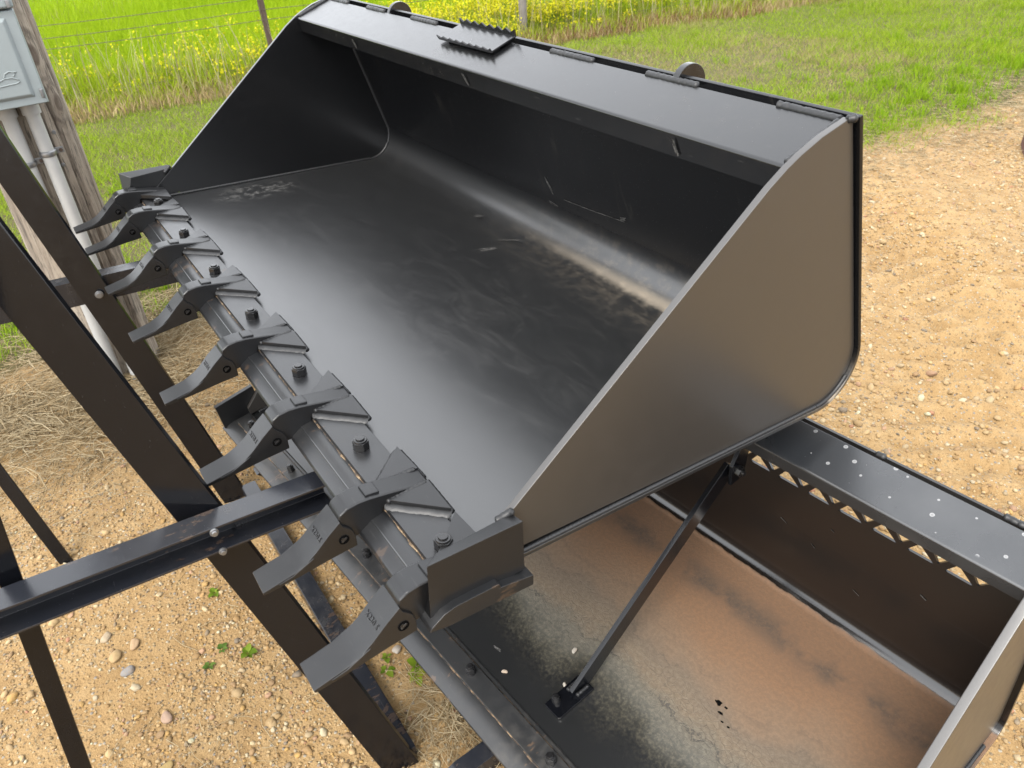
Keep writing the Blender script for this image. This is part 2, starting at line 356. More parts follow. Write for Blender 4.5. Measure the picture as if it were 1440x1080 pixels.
def prism(poly, x0, x1, bev=0.0, bm=None, seg=2, ang=25):
    """poly: list of (y,z); extruded along x"""
    b = bmesh.new()
    a = [b.verts.new((x0, p[0], p[1])) for p in poly]; c = [b.verts.new((x1, p[0], p[1])) for p in poly]
    b.faces.new(a[::-1]); b.faces.new(c)
    n = len(poly)
    for i in range(n): b.faces.new((a[i], a[(i + 1) % n], c[(i + 1) % n], c[i]))
    bmesh.ops.recalc_face_normals(b, faces=b.faces)
    bevel(b, bev, seg, ang)
    return merge(bm, b)
def merge(bm, b):
    if bm is None: return b
    me = bpy.data.meshes.new('t'); b.to_mesh(me); b.free(); bm.from_mesh(me); bpy.data.meshes.remove(me); return bm
def box(c, s, bev=0.0, rot=None, bm=None, seg=2):
    b = bmesh.new(); bmesh.ops.create_cube(b, size=1)
    for v in b.verts: v.co = Vector((v.co.x * s[0], v.co.y * s[1], v.co.z * s[2]))
    bevel(b, bev, seg)
    mt = Matrix.Translation(c)
    if rot is not None: mt = mt @ rot.to_4x4()
    bmesh.ops.transform(b, matrix=mt, verts=b.verts)
    return merge(bm, b)
def cyl(c, r, h, n=24, bev=0.0, rot=None, bm=None, r2=None):
    b = bmesh.new(); bmesh.ops.create_cone(b, cap_ends=True, segments=n, radius1=r, radius2=r if r2 is None else r2, depth=h)
    bevel(b, bev, 2, 40)
    mt = Matrix.Translation(c)
    if rot is not None: mt = mt @ rot.to_4x4()
    bmesh.ops.transform(b, matrix=mt, verts=b.verts)
    return merge(bm, b)
def tube(pts, r, n=10, bm=None, wob=0.0, closed=True, flat=1.0):
    b = bmesh.new(); pts = [Vector(p) for p in pts]; rings = []
    for i, p in enumerate(pts):
        d = (pts[min(i + 1, len(pts) - 1)] - pts[max(i - 1, 0)]).normalized()
        up = Vector((0, 0, 1)) if abs(d.z) < 0.9 else Vector((1, 0, 0))
        s = d.cross(up).normalized(); u = s.cross(d)
        rr = (r[i] if isinstance(r, (list, tuple)) else r) * (1 + wob * random.uniform(-1, 1))
        rings.append([b.verts.new(p + s * math.cos(a) * rr + u * math.sin(a) * rr * flat) for a in [2 * math.pi * k / n for k in range(n)]])
    for A, B in zip(rings, rings[1:]):
        for k in range(n): b.faces.new((A[k], A[(k + 1) % n], B[(k + 1) % n], B[k]))
    if closed: b.faces.new(rings[0][::-1]); b.faces.new(rings[-1])
    bmesh.ops.recalc_face_normals(b, faces=b.faces)
    return merge(bm, b)
def bead(p0, p1, r, bm=None, step=None, wob=0.12):
    p0, p1 = Vector(p0), Vector(p1); L = (p1 - p0).length; step = step or r * 0.42
    n = max(4, int(L / step)); pts = []; rs = []
    for i in range(n + 1):
        t = i / n; p = p0.lerp(p1, t) + Vector([random.uniform(-1, 1) * r * 0.06 for _ in range(3)])
        pts.append(p); rs.append(r * (0.45 if i in (0, n) else (1 + 0.05 * math.sin(i * 1.4)) * random.uniform(1 - wob * .45, 1 + wob * .45)))
    return tube(pts, rs, 8, bm)
def plate_xy(pts2, z0, z1, bev=0.0, bm=None):
    b = bmesh.new(); a = [b.verts.new((p[0], p[1], z0)) for p in pts2]; c = [b.verts.new((p[0], p[1], z1)) for p in pts2]
    b.faces.new(a[::-1]); b.faces.new(c); n = len(pts2)
    for i in range(n): b.faces.new((a[i], a[(i + 1) % n], c[(i + 1) % n], c[i]))
    bmesh.ops.recalc_face_normals(b, faces=b.faces); bevel(b, bev)
    return merge(bm, b)
def xform(bm, m): bmesh.ops.transform(bm, matrix=m, verts=bm.verts); return bm

# ------------------------------------------------------------------ frames of the two buckets
G = Matrix(((1, 0, 0), (0, math.cos(R(3)), math.sin(R(3))), (0, -math.sin(R(3)), math.cos(R(3)))))
UP = Matrix.Translation((0, 0, 0.76)) @ G.to_4x4()
GL = Matrix(((0.9967, -0.0809, -0.0060), (0.0797, 0.9910, -0.1075), (0.0147, 0.1067, 0.9942))).to_quaternion().to_matrix()
LO = Matrix.Translation((0.3554, 0.1114, 0.0761)) @ GL.to_4x4()

def offset_chain(ch, d):
    """offset open polyline of (y,z) to its right side by d"""
    outp = []
    for i, p in enumerate(ch):
        a = Vector(ch[max(i - 1, 0)]); b = Vector(ch[min(i + 1, len(ch) - 1)]); t = (b - a).normalized()
        outp.append((p[0] + t.y * d, p[1] - t.x * d))
    return outp
def inner_profile(y0, z0, yi, zi, yt, zt, r, seg=18):
    P0, I, T = Vector((y0, z0)), Vector((yi, zi)), Vector((yt, zt))
    u = (P0 - I).normalized(); v = (T - I).normalized(); th = math.acos(u.dot(v)); L = r / math.tan(th / 2)
    a = I + u * L; b = I + v * L; c = I + (u + v).normalized() * (r / math.sin(th / 2))
    a0 = math.atan2(a.y - c.y, a.x - c.x); a1 = math.atan2(b.y - c.y, b.x - c.x)
    while a1 < a0: a1 += 2 * math.pi
    if a1 - a0 > math.pi: a1 -= 2 * math.pi
    arc = [(c.x + r * math.cos(a0 + (a1 - a0) * k / seg), c.y + r * math.sin(a0 + (a1 - a0) * k / seg)) for k in range(seg + 1)]
    return [tuple(P0)] + arc + [tuple(T)]

def nut(x, y, z, root, r=0.0125, h=0.019, mat='bolt'):
    b = cyl((x, y, z + 0.0015), r * 1.08, 0.003, 28, 0.0006)
    o = finish(b, 'bolt', M[mat], root)
    rot = Matrix.Rotation(random.uniform(0, 1), 3, 'Z')
    b = cyl((x, y, z + 0.003 + h * 0.42), r * 1.06, h * 0.84, 6, 0.0012, rot)
    b = cyl((x, y, z + 0.003 + h * 0.84), r * 0.86, h * 0.36, 24, 0.0016, bm=b)
    finish(b, 'hex_nut', M[mat], o, 30)
    b = cyl((x, y, z + 0.003 + h * 1.02 + 0.0012), r * 0.56, 0.0028, 20, 0.0008)
    finish(b, 'stud_end', M['bolt'], o, 30)
    return o

def sweep_shell(prof, th, x0, x1, nx=1):
    """sheet metal following prof, thickness th (outside = right of direction)"""
    outp = offset_chain(prof, th)
    poly = prof + outp[::-1]
    return prism_chain(prof, outp, x0, x1)
def prism_chain(inn, outp, x0, x1):
    b = bmesh.new(); n = len(inn)
    V = [[b.verts.new((x, p[0], p[1])) for p in ch] for x in (x0, x1) for ch in (inn, outp)]
    i0, o0, i1, o1 = V
    for k in range(n - 1):
        b.faces.new((i0[k], i0[k + 1], i1[k + 1], i1[k])); b.faces.new((o0[k], o0[k + 1], o1[k + 1], o1[k]))
        b.faces.new((i0[k], i0[k + 1], o0[k + 1], o0[k])); b.faces.new((i1[k], i1[k + 1], o1[k + 1], o1[k]))
    b.faces.new((i0[0], o0[0], o1[0], i1[0])); b.faces.new((i0[-1], o0[-1], o1[-1], i1[-1]))
    bmesh.ops.recalc_face_normals(b, faces=b.faces)
    es = [e for e in b.edges if e.calc_face_angle(0) > R(60)]
    bmesh.ops.bevel(b, geom=es, offset=0.0012, segments=2, affect='EDGES', profile=0.5)
    return b

# ================================================================== UPPER BUCKET
ub = empty('loader_bucket', mat=UP)
tag(ub, 'black toothed skid steer bucket on top, with a serrated step on its lip', 'bucket', 'loader buckets stacked on each other')
H = 0.911
prof = inner_profile(0.02, -0.001, 0.8915, -0.008, 0.7155, 0.494, 0.078)
finish(sweep_shell(prof, 0.0075, -0.9185, 0.9185), 'wrapper_shell', M['upper_shell'], ub, 30)

def side_poly(prof, y0, lipf, lipb, rise):
    """side plate outline inside of the shell"""
    pr = [p for p in offset_chain(prof, -0.0008) if p[0] > y0]
    bot = [(y0 - 0.01, 0.006)] + [(max(p[0], y0), p[1]) for p in pr[:-1]] + [(pr[-1][0] - 0.0012, lipb[1] + rise - 0.004)]
    top = [(lipb[0], lipb[1] + rise), (lipf[0] + 0.055, lipf[1] + 0.026 + rise), (lipf[0] + 0.018, lipf[1] + 0.010 + rise * .8), (lipf[0] - 0.004, lipf[1] + 0.002), (lipf[0] - 0.035, lipf[1] - 0.020)]
    return bot + top + [(y0 - 0.01, 0.030)]
LIPF, LIPB = (0.598, 0.4442), (0.705, 0.4868)
sp_ = side_poly(prof, 0.105, LIPF, LIPB, 0.006)
# straight inclined front edge
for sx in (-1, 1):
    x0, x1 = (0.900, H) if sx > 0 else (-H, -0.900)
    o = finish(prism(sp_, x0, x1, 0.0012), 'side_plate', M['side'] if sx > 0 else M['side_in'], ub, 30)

# lip: sloping top plate with a folded flange
def lip_part(F, B, fl, th, x0, x1, mat, root):
    d = Vector((B[0] - F[0], B[1] - F[1])).normalized(); n = Vector((-d.y, d.x))
    Fv, Bv = Vector(F), Vector(B)
    ch = [tuple(Bv)]
    r = 0.006; ch.append(tuple(Fv + d * r))
    fd = Vector(fl).normalized()
    for k in range(1, 5):
        t = k / 5; q = (Fv + d * r) * (1 - t) ** 2 + Fv * 2 * t * (1 - t) + (Fv + fd * r) * t * t; ch.append(tuple(q))
    ch.append(tuple(Fv + fd * Vector(fl).length))
    inn = []
    for i, p in enumerate(ch):
        a = Vector(ch[max(i - 1, 0)]); b_ = Vector(ch[min(i + 1, len(ch) - 1)]); t = (b_ - a).normalized()
        inn.append((p[0] - t.y * th, p[1] + t.x * th))
    b = prism_chain(ch, inn, x0, x1)
    return finish(b, 'lip_plate', mat, root, 40)
lip = lip_part(LIPF, LIPB, (0.010, -0.0385), 0.007, -0.899, 0.899, M['lip'], ub)

def on_lip(y, off=0.0):   # z on top of the lip
    d = Vector((LIPB[0] - LIPF[0], LIPB[1] - LIPF[1])).normalized()
    return LIPF[1] + (y - LIPF[0]) * d.y / d.x + off
# stitch welds along the back of the lip, and round the corners
for a, b_ in ((-0.899, -0.76), (-0.629, -0.52), (-0.367, -0.235), (0.228, 0.36), (0.505, 0.628), (0.7875, 0.897)):
    finish(bead((a, 0.7085, 0.4868), (b_, 0.7085, 0.4868), 0.0068), 'weld_bead', M['weld'], ub, 60)
for sx in (-1, 1):
    # lip to side plate
    finish(bead((sx * 0.8985, 0.604, 0.4475), (sx * 0.8985, 0.702, 0.4875), 0.0055), 'weld_bead', M['weld'], ub, 60)
    # inside floor to side plate
    finish(bead((sx * 0.8985, 0.125, 0.001), (sx * 0.8985, 0.78, -0.005), 0.0045), 'weld_bead', M['weld'], ub, 60)
    pts = [(sx * 0.8985, p[0] - 0.001, p[1] + 0.001) for p in prof[1:-2]]
    bmm = tube(pts, 0.0045, 8)
    bmm = bead(pts[-1], (sx * 0.8985, 0.721, 0.475), 0.0045, bmm)
    finish(bmm, 'weld_bead', M['weld'], ub, 60)
    # outside: fillet between side plate and projecting shell
    pr2 = [p for p in prof if p[0] > 0.16]
    pts = [Vector((sx * (H + 0.002), p[0], p[1] + 0.0015)) for p in [(0.16, -0.003)] + pr2]
    b = None
    for A, B in zip(pts, pts[1:]):
        if (B - A).length > 0.05 and A.z < 0.02: b = bead(A, B, 0.0038, b, wob=0.06)
    b = tube(pts[1:12], 0.0036, 8, b, wob=0.05)
    finish(b, 'weld_bead', M['weld'], ub, 60)
    finish(bead((sx * 0.906, 0.703, 0.4905), (sx * 0.917, 0.7135, 0.493), 0.006), 'weld_bead', M['weld'], ub, 60)

# cutting edge: bevelled base plate, bolted plate on top
ce = [(0.0, -0.020), (0.003, -0.0145), (0.022, -0.001), (0.041, 0.0035), (0.104, 0.0035), (0.106, -0.004), (0.158, -0.012), (0.158, -0.030), (0.03, -0.026)]
ceo = finish(prism(ce, -0.950, 0.950, 0.0012), 'cutting_edge', M['edge'], ub, 30)
finish(prism([(0.044, 0.0042), (0.044, 0.0125), (0.106, 0.0125), (0.106, 0.0042)], -0.895, 0.895, 0.0012), 'wear_plate', M['edge'], ub, 30)
def seam(x0, x1, y, z, w, root, n=150, name='rust_seam'):
    b = bmesh.new(); prev = None
    for i in range(n + 1):
        x = x0 + (x1 - x0) * i / n; ww = w * random.uniform(0.15, 1.0) * (1.6 if random.random() < 0.1 else 1)
        a = b.verts.new((x, y - ww, z - 0.0001)); t_ = b.verts.new((x, y, z + w * 0.7)); c = b.verts.new((x, y + 0.001, z))
        if prev: b.faces.new((prev[0], a, t_, prev[1])); b.faces.new((prev[1], t_, c, prev[2]))
        prev = (a, t_, c)
    return finish(b, name, M['seam'], root, 0)
seam(-0.89, 0.89, 0.0438, 0.0040, 0.0020, ub)
for i, x in enumerate((-0.785, -0.503, -0.225, 0.047, 0.321, 0.592, 0.859)):
    nut(x, 0.0735, 0.0105, ub, r=0.0128, h=0.0175)

# teeth
TX = [-0.896, -0.711, -0.418, -0.136, 0.157, 0.440, 0.719, 0.903]
def text_mesh(txt, size, depth):
    cu = bpy.data.curves.new('t', 'FONT'); cu.body = txt; cu.size = size; cu.extrude = depth; cu.align_x = 'CENTER'; cu.align_y = 'CENTER'; cu.resolution_u = 2
    o = bpy.data.objects.new('t', cu); COL.objects.link(o); bpy.context.view_layer.update()
    me = bpy.data.meshes.new_from_object(o.evaluated_get(bpy.context.evaluated_depsgraph_get())); bpy.data.objects.remove(o); bpy.data.curves.remove(cu)
    return me
def tooth_meshes():
    # local: x across, origin at tooth centre x=0, y/z in bucket coordinates
    ad = bmesh.new()
    hw = 0.0195
    prof_ad = [(-0.028, 0.016), (-0.024, 0.028), (-0.012, 0.0355), (0.006, 0.038), (0.024, 0.0375), (0.050, 0.034), (0.086, 0.0285), (0.118, 0.0235), (0.1215, 0.0125),
               (0.107, 0.0115), (0.043, 0.0095), (0.040, -0.006), (0.020, -0.012), (0.004, -0.020), (-0.012, -0.022), (-0.030, -0.014)]
    ad = prism(prof_ad, -hw, hw, 0.0035, ad, 3, 20)
    ad = box((0.0, 0.030, 0.0368), (0.027, 0.022, 0.007), 0.0022, Matrix.Rotation(R(-5), 3, 'X'), ad)
    # wings, one each side: flat triangular gussets
    wg = []
    for s in (-1, 1):
        b = bmesh.new()
        top = [(s * 0.019, 0.046, 0.0245), (s * 0.016, 0.117, 0.0275), (s * 0.088, 0.1165, 0.0235)]
        bot = [(s * 0.019, 0.046, 0.0125), (s * 0.016, 0.117, 0.0125), (s * 0.086, 0.1165, 0.0128)]
        tv = [b.verts.new(p) for p in top]; bv = [b.verts.new(p) for p in bot]
        b.faces.new(tv); b.faces.new(bv[::-1])
        for i in range(3): b.faces.new((tv[i], tv[(i + 1) % 3], bv[(i + 1) % 3], bv[i]))
        bmesh.ops.recalc_face_normals(b, faces=b.faces); bevel(b, 0.0010)
        wg.append(b)
    welds = bmesh.new()
    for s in (-1, 1):
        welds = bead((s * 0.021, 0.047, 0.0205), (s * 0.0180, 0.113, 0.0250), 0.0042, welds)
        p0, p1 = Vector((s * 0.0195, 0.0445, 0)), Vector((s * 0.0885, 0.1165, 0)); d_ = (p1 - p0).normalized(); o2 = Vector((d_.y * s, -abs(d_.x), 0)).normalized()
        fb_ = bmesh.new(); prev = None
        for k in range(25):
            q = p0.lerp(p1, k / 24); w_ = 0.0085 * random.uniform(0.86, 1.1) * (0.6 if k in (0, 24) else 1)
            row = [fb_.verts.new(q - o2 * 0.002 + Vector((0, 0, 0.0172 + random.uniform(-.0003, .0003)))), fb_.verts.new(q + o2 * w_ * 0.55 + Vector((0, 0, 0.0165))), fb_.verts.new(q + o2 * w_ + Vector((0, 0, 0.0120)))]
            if prev:
                fb_.faces.new((prev[0], row[0], row[1], prev[1])); fb_.faces.new((prev[1], row[1], row[2], prev[2]))
            prev = row
        bmesh.ops.recalc_face_normals(fb_, faces=fb_.faces); welds = merge(welds, fb_)
        welds = bead((s * 0.086, 0.1185, 0.0125), (s * 0.004, 0.1205, 0.0125), 0.0050, welds)
    # tip
    b = bmesh.new(); tw = 0.0240
    ys = [(-0.0262, 0.0215), (-0.045, 0.0060), (-0.066, -0.0140), (-0.083, -0.0270), (-0.100, -0.0345), (-0.124, -0.0400), (-0.1485, -0.0455)]
    bot = [(-0.1470, -0.0515), (-0.120, -0.0485), (-0.080, -0.0430), (-0.045, -0.0375), (-0.006, -0.0330), (-0.0065, -0.012), (-0.0100, -0.0010), (-0.014, 0.0040), (-0.0225, 0.0120)]
    tp = prism(ys + bot, -tw, tw, 0.0016, b, 2, 22)
    # raised ledge on both cheeks
    for s in (-1, 1):
        tp = prism([(-0.071, -0.0212), (-0.104, -0.0375), (-0.1245, -0.0420), (-0.1235, -0.0455), (-0.100, -0.0430), (-0.080, -0.0335)], s * tw - 0.002 if s > 0 else -tw - 0.0014, s * tw + 0.0014 if s > 0 else -tw + 0.002, 0.0007, tp)
    pin = []; core = []
    for s in (-1, 1):
        rr = Matrix.Rotation(R(90), 3, 'Y')
        pin.append(cyl((s * (tw + 0.0003), -0.0245, -0.0118), 0.0078, 0.0012, 24, 0.0, rr))  # black disc on the cheek, painted shade of an open pin hole
    for s in (-1, 1):
        cc_ = box((s * (tw + 0.0012), -0.0245, -0.0118), (0.0016, 0.0100, 0.0032), 0.0006, Matrix.Rotation(R(35), 3, 'X'))
        core.append(cyl((s * (tw + 0.0011), -0.0262, -0.0100), 0.0030, 0.0012, 14, 0.0, Matrix.Rotation(R(90), 3, 'Y'), cc_))
    return ad, wg, welds, tp, pin, core
ad, wg, welds, tp, pin, core = tooth_meshes()
tm = text_mesh('X230 S', 0.0112, 0.0004)
# lay lettering on the upper slope of the tip
a_ = Vector((0, -0.045, 0.0060)); b2 = Vector((0, -0.066, -0.0140)); dd = (a_ - b2).normalized()
lx = Vector((1, 0, 0)); ly = dd; lz = lx.cross(ly)
TM = Matrix((lx, ly, lz)).transposed().to_4x4(); mid = (a_ + b2) / 2 + Vector((0, 0, 0)) + lz * 0.0008
tm.transform(Matrix.Translation(mid) @ TM)
def tomesh(b, name):
    me = bpy.data.meshes.new(name); b.to_mesh(me); b.free(); return me
meshes = dict(ad=tomesh(ad, 'tooth_adapter'), w0=tomesh(wg[0], 'adapter_wing'), w1=tomesh(wg[1], 'adapter_wing'), wl=tomesh(welds, 'weld_bead'), tp=tomesh(tp, 'tooth_tip'), pin=tomesh(pin[0], 'pin_hole_shade'), core=tomesh(core[0], 'lock_pin'), pin1=tomesh(pin[1], 'pin_hole_shade'), core1=tomesh(core[1], 'lock_pin'))
dark = simple('hole_shade_and_wet_spot', (0.004, 0.004, 0.004), 0.9, spec=0.05)  # black for the painted hole shade and for the wet spots in the silt
for k, mname in (('ad', 'cast'), ('w0', 'cast'), ('w1', 'cast'), ('wl', 'weld'), ('tp', 'cast'), ('core', 'cast'), ('core1', 'cast')):
    meshes[k].materials.append(M[mname])
meshes['pin'].materials.append(dark); meshes['pin1'].materials.append(dark)
tm.materials.append(M['bolt'])
for k in meshes:
    meshes[k].shade_smooth(); meshes[k].set_sharp_from_angle(angle=R(28 if k != 'wl' else 60))
for i, x in enumerate(TX):
    def cp(me, name, par):
        o = bpy.data.objects.new(name, me); COL.objects.link(o); o.parent = par; weighted(o); return o
    A = cp(meshes['ad'], 'bucket_tooth', ub)
    A.location = (x, 0.0, 0.0) if i else (x + 0.006, -0.002, 0.004)
    A.rotation_euler = (0, 0, R(random.uniform(-0.6, 0.6)))
    if i not in (0, ): cp(meshes['w0'], 'adapter_wing', A)
    if i not in (7, ): cp(meshes['w1'], 'adapter_wing', A)
    if i not in (0, 7): cp(meshes['wl'], 'weld_bead', A)
    cp(meshes['tp'], 'tooth_tip', A); cp(meshes['pin'], 'pin_hole_shade', A); cp(meshes['core'], 'lock_pin', A); cp(meshes['pin1'], 'pin_hole_shade', A); cp(meshes['core1'], 'lock_pin', A); cp(tm, 'stamped_number', A)

# side cutters: bevelled plates welded to the side plates
for sx in (-1, 1):
    b = bmesh.new()
    # outer outline (y,z)
    o_ = [(0.008, -0.012), (0.010, 0.080), (0.150, 0.080), (0.152, -0.008)]
    xi, xo = sx * 0.913, sx * 0.938
    i_ = [(0.008, -0.012), (0.036, 0.068), (0.148, 0.076), (0.152, -0.008)]
    vo = [b.verts.new((xo, p[0], p[1])) for p in o_]; vi = [b.verts.new((xi, p[0], p[1])) for p in i_]
    b.faces.new(vo); b.faces.new(vi[::-1])
    for k in range(4): b.faces.new((vo[k], vo[(k + 1) % 4], vi[(k + 1) % 4], vi[k]))
    bmesh.ops.recalc_face_normals(b, faces=b.faces); bevel(b, 0.0013)
    finish(b, 'side_cutter', M['cast'], ub, 30)
    finish(bead((sx * 0.906, 0.128, 0.066), (sx * 0.916, 0.150, 0.082), 0.0055), 'weld_bead', M['weld'], ub, 60)
    finish(bead((sx * 0.906, 0.148, 0.00), (sx * 0.908, 0.148, 0.07), 0.005), 'weld_bead', M['weld'], ub, 60)

# serrated step on the lip: tread with toothed flanges front and back
st = empty('cleated_step'); st.parent = ub
d = Vector((0, LIPB[0] - LIPF[0], LIPB[1] - LIPF[1])).normalized(); nrm = Vector((0, -d.z, d.y))
SM = Matrix((Vector((1, 0, 0)), d, nrm)).transposed().to_4x4()
st.matrix_local = Matrix.Translation((-0.016, 0.6835, on_lip(0.6835) + 0.0085)) @ SM
W2 = 0.112
finish(box((0, -0.001, 0), (2 * W2, 0.064, 0.004), 0.0008), 'tread_plate', M['lip'], st)
def serrated(h, n, t):
    b = bmesh.new(); pts = [(-W2, 0)]
    p = 2 * W2 / n
    top = []
    for k in range(n):
        x = -W2 + k * p; top += [(x, h), (x + p * 0.5, h * 0.52)]
    top.append((W2, h)); pts = [(-W2, 0)] + top + [(W2, 0)]
    # as strips so that the plate stays valid
    A = [b.verts.new((q[0], -t / 2, q[1])) for q in top]; B = [b.verts.new((q[0], t / 2, q[1])) for q in top]
    A0 = [b.verts.new((q[0], -t / 2, 0)) for q in top]; B0 = [b.verts.new((q[0], t / 2, 0)) for q in top]
    for k in range(len(top) - 1):
        b.faces.new((A0[k], A0[k + 1], A[k + 1], A[k])); b.faces.new((B0[k + 1], B0[k], B[k], B[k + 1]))
        b.faces.new((A[k], A[k + 1], B[k + 1], B[k])); b.faces.new((A0[k], B0[k], B0[k + 1], A0[k + 1]))
    b.faces.new((A0[0], A[0], B[0], B0[0])); b.faces.new((A0[-1], B0[-1], B[-1], A[-1]))
    bmesh.ops.recalc_face_normals(b, faces=b.faces); return b
b = xform(serrated(0.0155, 7, 0.0035), Matrix.Translation((0, 0.031, -0.001)) @ Matrix.Rotation(R(-6), 4, 'X'))
finish(b, 'serrated_flange', M['lip'], st, 20)
b = xform(serrated(0.0115, 8, 0.0028), Matrix.Translation((0, -0.033, -0.002)) @ Matrix.Rotation(R(16), 4, 'X'))
finish(b, 'serrated_flange', M['lip'], st, 20)
finish(box((0, -0.014, -0.0050), (2 * W2 - 0.03, 0.018, 0.0055), 0.001), 'spacer_bar', M['edge'], st)
finish(box((0, 0.020, -0.0050), (2 * W2 - 0.03, 0.012, 0.0055), 0.001), 'spacer_bar', M['black'], st)

# ears of the coupler plate behind the back sheet
for x in (-0.495, 0.575):
    pts = [(0.738 + 0.034 * math.cos(a), 0.478 + 0.034 * math.sin(a)) for a in [math.pi * k / 16 for k in range(17)]]
    poly = [(0.806, 0.36)] + pts + [(0.735, 0.40), (0.765, 0.36)]
    poly = [(0.80, 0.38)] + pts + [(0.745, 0.42)]
    finish(prism(poly, x - 0.007, x + 0.007, 0.0012), 'coupler_ear', M['black'], ub, 30)
# coupler frame on the back
finish(prism([(0.752, 0.44), (0.772, 0.445), (0.905, 0.07), (0.885, 0.065)], -0.60, -0.54, 0.001), 'coupler_upright', M['black'], ub)
finish(prism([(0.752, 0.44), (0.772, 0.445), (0.905, 0.07), (0.885, 0.065)], 0.54, 0.60, 0.001), 'coupler_upright', M['black'], ub)

# scuff marks: thin scrapes of bare metal and chalk on paint
def scuff(pts, w, root, nn=(0, 0, 1), name='scuff_mark', off=0.0006, mat='scuff', strands=4):
    b = bmesh.new(); n_ = Vector(nn).normalized()
    for s in range(strands):
        prev = None; o1 = random.uniform(-w, w); a0 = random.uniform(0, 0.35); a1 = random.uniform(0.65, 1)
        N = 14
        for i in range(N + 1):
            t = a0 + (a1 - a0) * i / N; q = t * (len(pts) - 1); k = min(int(q), len(pts) - 2); P = Vector(pts[k]).lerp(Vector(pts[k + 1]), q - k)
            dr = (Vector(pts[k + 1]) - Vector(pts[k])).normalized(); sd_ = n_.cross(dr).normalized()
            ww = 0.0005 + 0.0009 * random.random() * (0 if i in (0, N) else 1)
            c = P + sd_ * o1 + n_ * off
            a = b.verts.new(c - sd_ * ww); e = b.verts.new(c + sd_ * ww)
            if prev: b.faces.new((prev[0], a, e, prev[1]))
            prev = (a, e)
    return finish(b, name, M[mat], root, 0)
fz = lambda y: -0.001 - 0.007 * (y - 0.02) / 0.87
scuff([(-0.015, 0.650, fz(.65)), (0.0, 0.715, fz(.71))], 0.010, ub, strands=7)
scuff([(-0.045, 0.74, fz(.74)), (0.01, 0.785, 0.0)], 0.005, ub, strands=6)

scuff([(-0.22, 0.775, -0.003), (-0.19, 0.79, 0.0005)], 0.012, ub, strands=5)
# on the back sheet: plane leaning forward
bw = lambda x, z: (x, 0.8915 - (z + 0.008) * 0.3506 - 0.0002, z)
bn = (0, -0.944, -0.33)
scuff([bw(0.036, 0.165), bw(0.055, 0.12)], 0.004, ub, bn, strands=7)
scuff([bw(0.02, 0.095), bw(0.06, 0.09)], 0.006, ub, bn, strands=7)
scuff([bw(0.065, 0.118), bw(0.20, 0.125), bw(0.33, 0.135)], 0.0008, ub, bn, strands=2)
scuff([bw(0.31, 0.138), bw(0.335, 0.145)], 0.003, ub, bn, strands=5)
fn = (0, -0.968, -0.25)
scuff([(-0.50, 0.5975, 0.436), (-0.49, 0.606, 0.410)], 0.004, ub, fn, off=0.001, strands=7)
scuff([(0.063, 0.5975, 0.436), (0.078, 0.606, 0.410)], 0.003, ub, fn, off=0.001, strands=4)
scuff([(0.69, 0.5975, 0.438), (0.70, 0.606, 0.408)], 0.004, ub, fn, off=0.001, strands=6)

# ================================================================== LOWER BUCKET
lb = empty('loader_bucket.001', mat=LO)
tag(lb, 'lower wide black bucket with rusty silt on its floor and triangle cutouts', 'bucket', 'loader buckets stacked on each other')
H2 = 1.027
LF2, LB2 = (0.6166, 0.4756), (0.7060, 0.4915)
prof2 = inner_profile(0.02, -0.001, 0.716, 0.0, 0.7155, 0.4350, 0.034)
# floor and lower back; the pierced back sheet is a panel of its own
prof_low = prof2[:-1] + [(0.7158, 0.19)]
finish(sweep_shell(prof_low, 0.010, -H2 - 0.010, H2 + 0.010), 'wrapper_shell', M['lower_shell'], lb, 30)
def wall_y(z): return 0.716 - 0.001 * z
def pierced(x0, x1, z0, z1, holes, th):
    outer = [(x0, z0), (x1, z0), (x1, z1), (x0, z1)]
    loops = [outer] + holes
    tri = tessellate_polygon([[Vector((p[0], p[1], 0)) for p in L] for L in loops])
    flat = [p for L in loops for p in L]
    b = bmesh.new()
    A = [b.verts.new((p[0], wall_y(p[1]), p[1])) for p in flat]; B = [b.verts.new((p[0], wall_y(p[1]) + th, p[1])) for p in flat]
    for t3 in tri:
        try: b.faces.new([A[i] for i in t3]); b.faces.new([B[i] for i in t3[::-1]])
        except ValueError: pass
    base = 0
    for L in loops:
        n = len(L)
        for k in range(n):
            i, j = base + k, base + (k + 1) % n
            b.faces.new((A[i], A[j], B[j], B[i]))
        base += n
    bmesh.ops.recalc_face_normals(b, faces=b.faces)
    return b
holes = []
x = 0.5258
for k in range(-12, 6):
    xa = 0.5348 + 0.0675 * k
    holes.append([(xa, 0.3095), (xa + 0.0490, 0.3095), (xa + 0.0195, 0.3390)])
for k in range(-12, 7):
    xa = 0.5348 + 0.0675 * k - 0.0125
    holes.append([(xa, 0.3165), (xa + 0.0235, 0.3450), (xa - 0.0165, 0.3450)][::-1])
b = pierced(-H2 - 0.01, H2 + 0.01, 0.1902, 0.4905, holes, 0.005)
for f in b.faces: pass
finish(b, 'pierced_back_sheet', M['lower_shell'], lb, 20)
sp2 = side_poly(prof2, 0.105, LF2, (LB2[0], LB2[1]), 0.006)
sp2 = [p for p in sp2]
for sx in (-1, 1):
    x0, x1 = (H2 - 0.014, H2) if sx > 0 else (-H2, -H2 + 0.014)
    finish(prism(sp2, x0, x1, 0.0015), 'side_plate', M['side'], lb, 30)
lip2 = lip_part(LF2, LB2, (0.003, -0.030), 0.007, -H2 + 0.015, H2 - 0.015, M['lip_low'], lb)
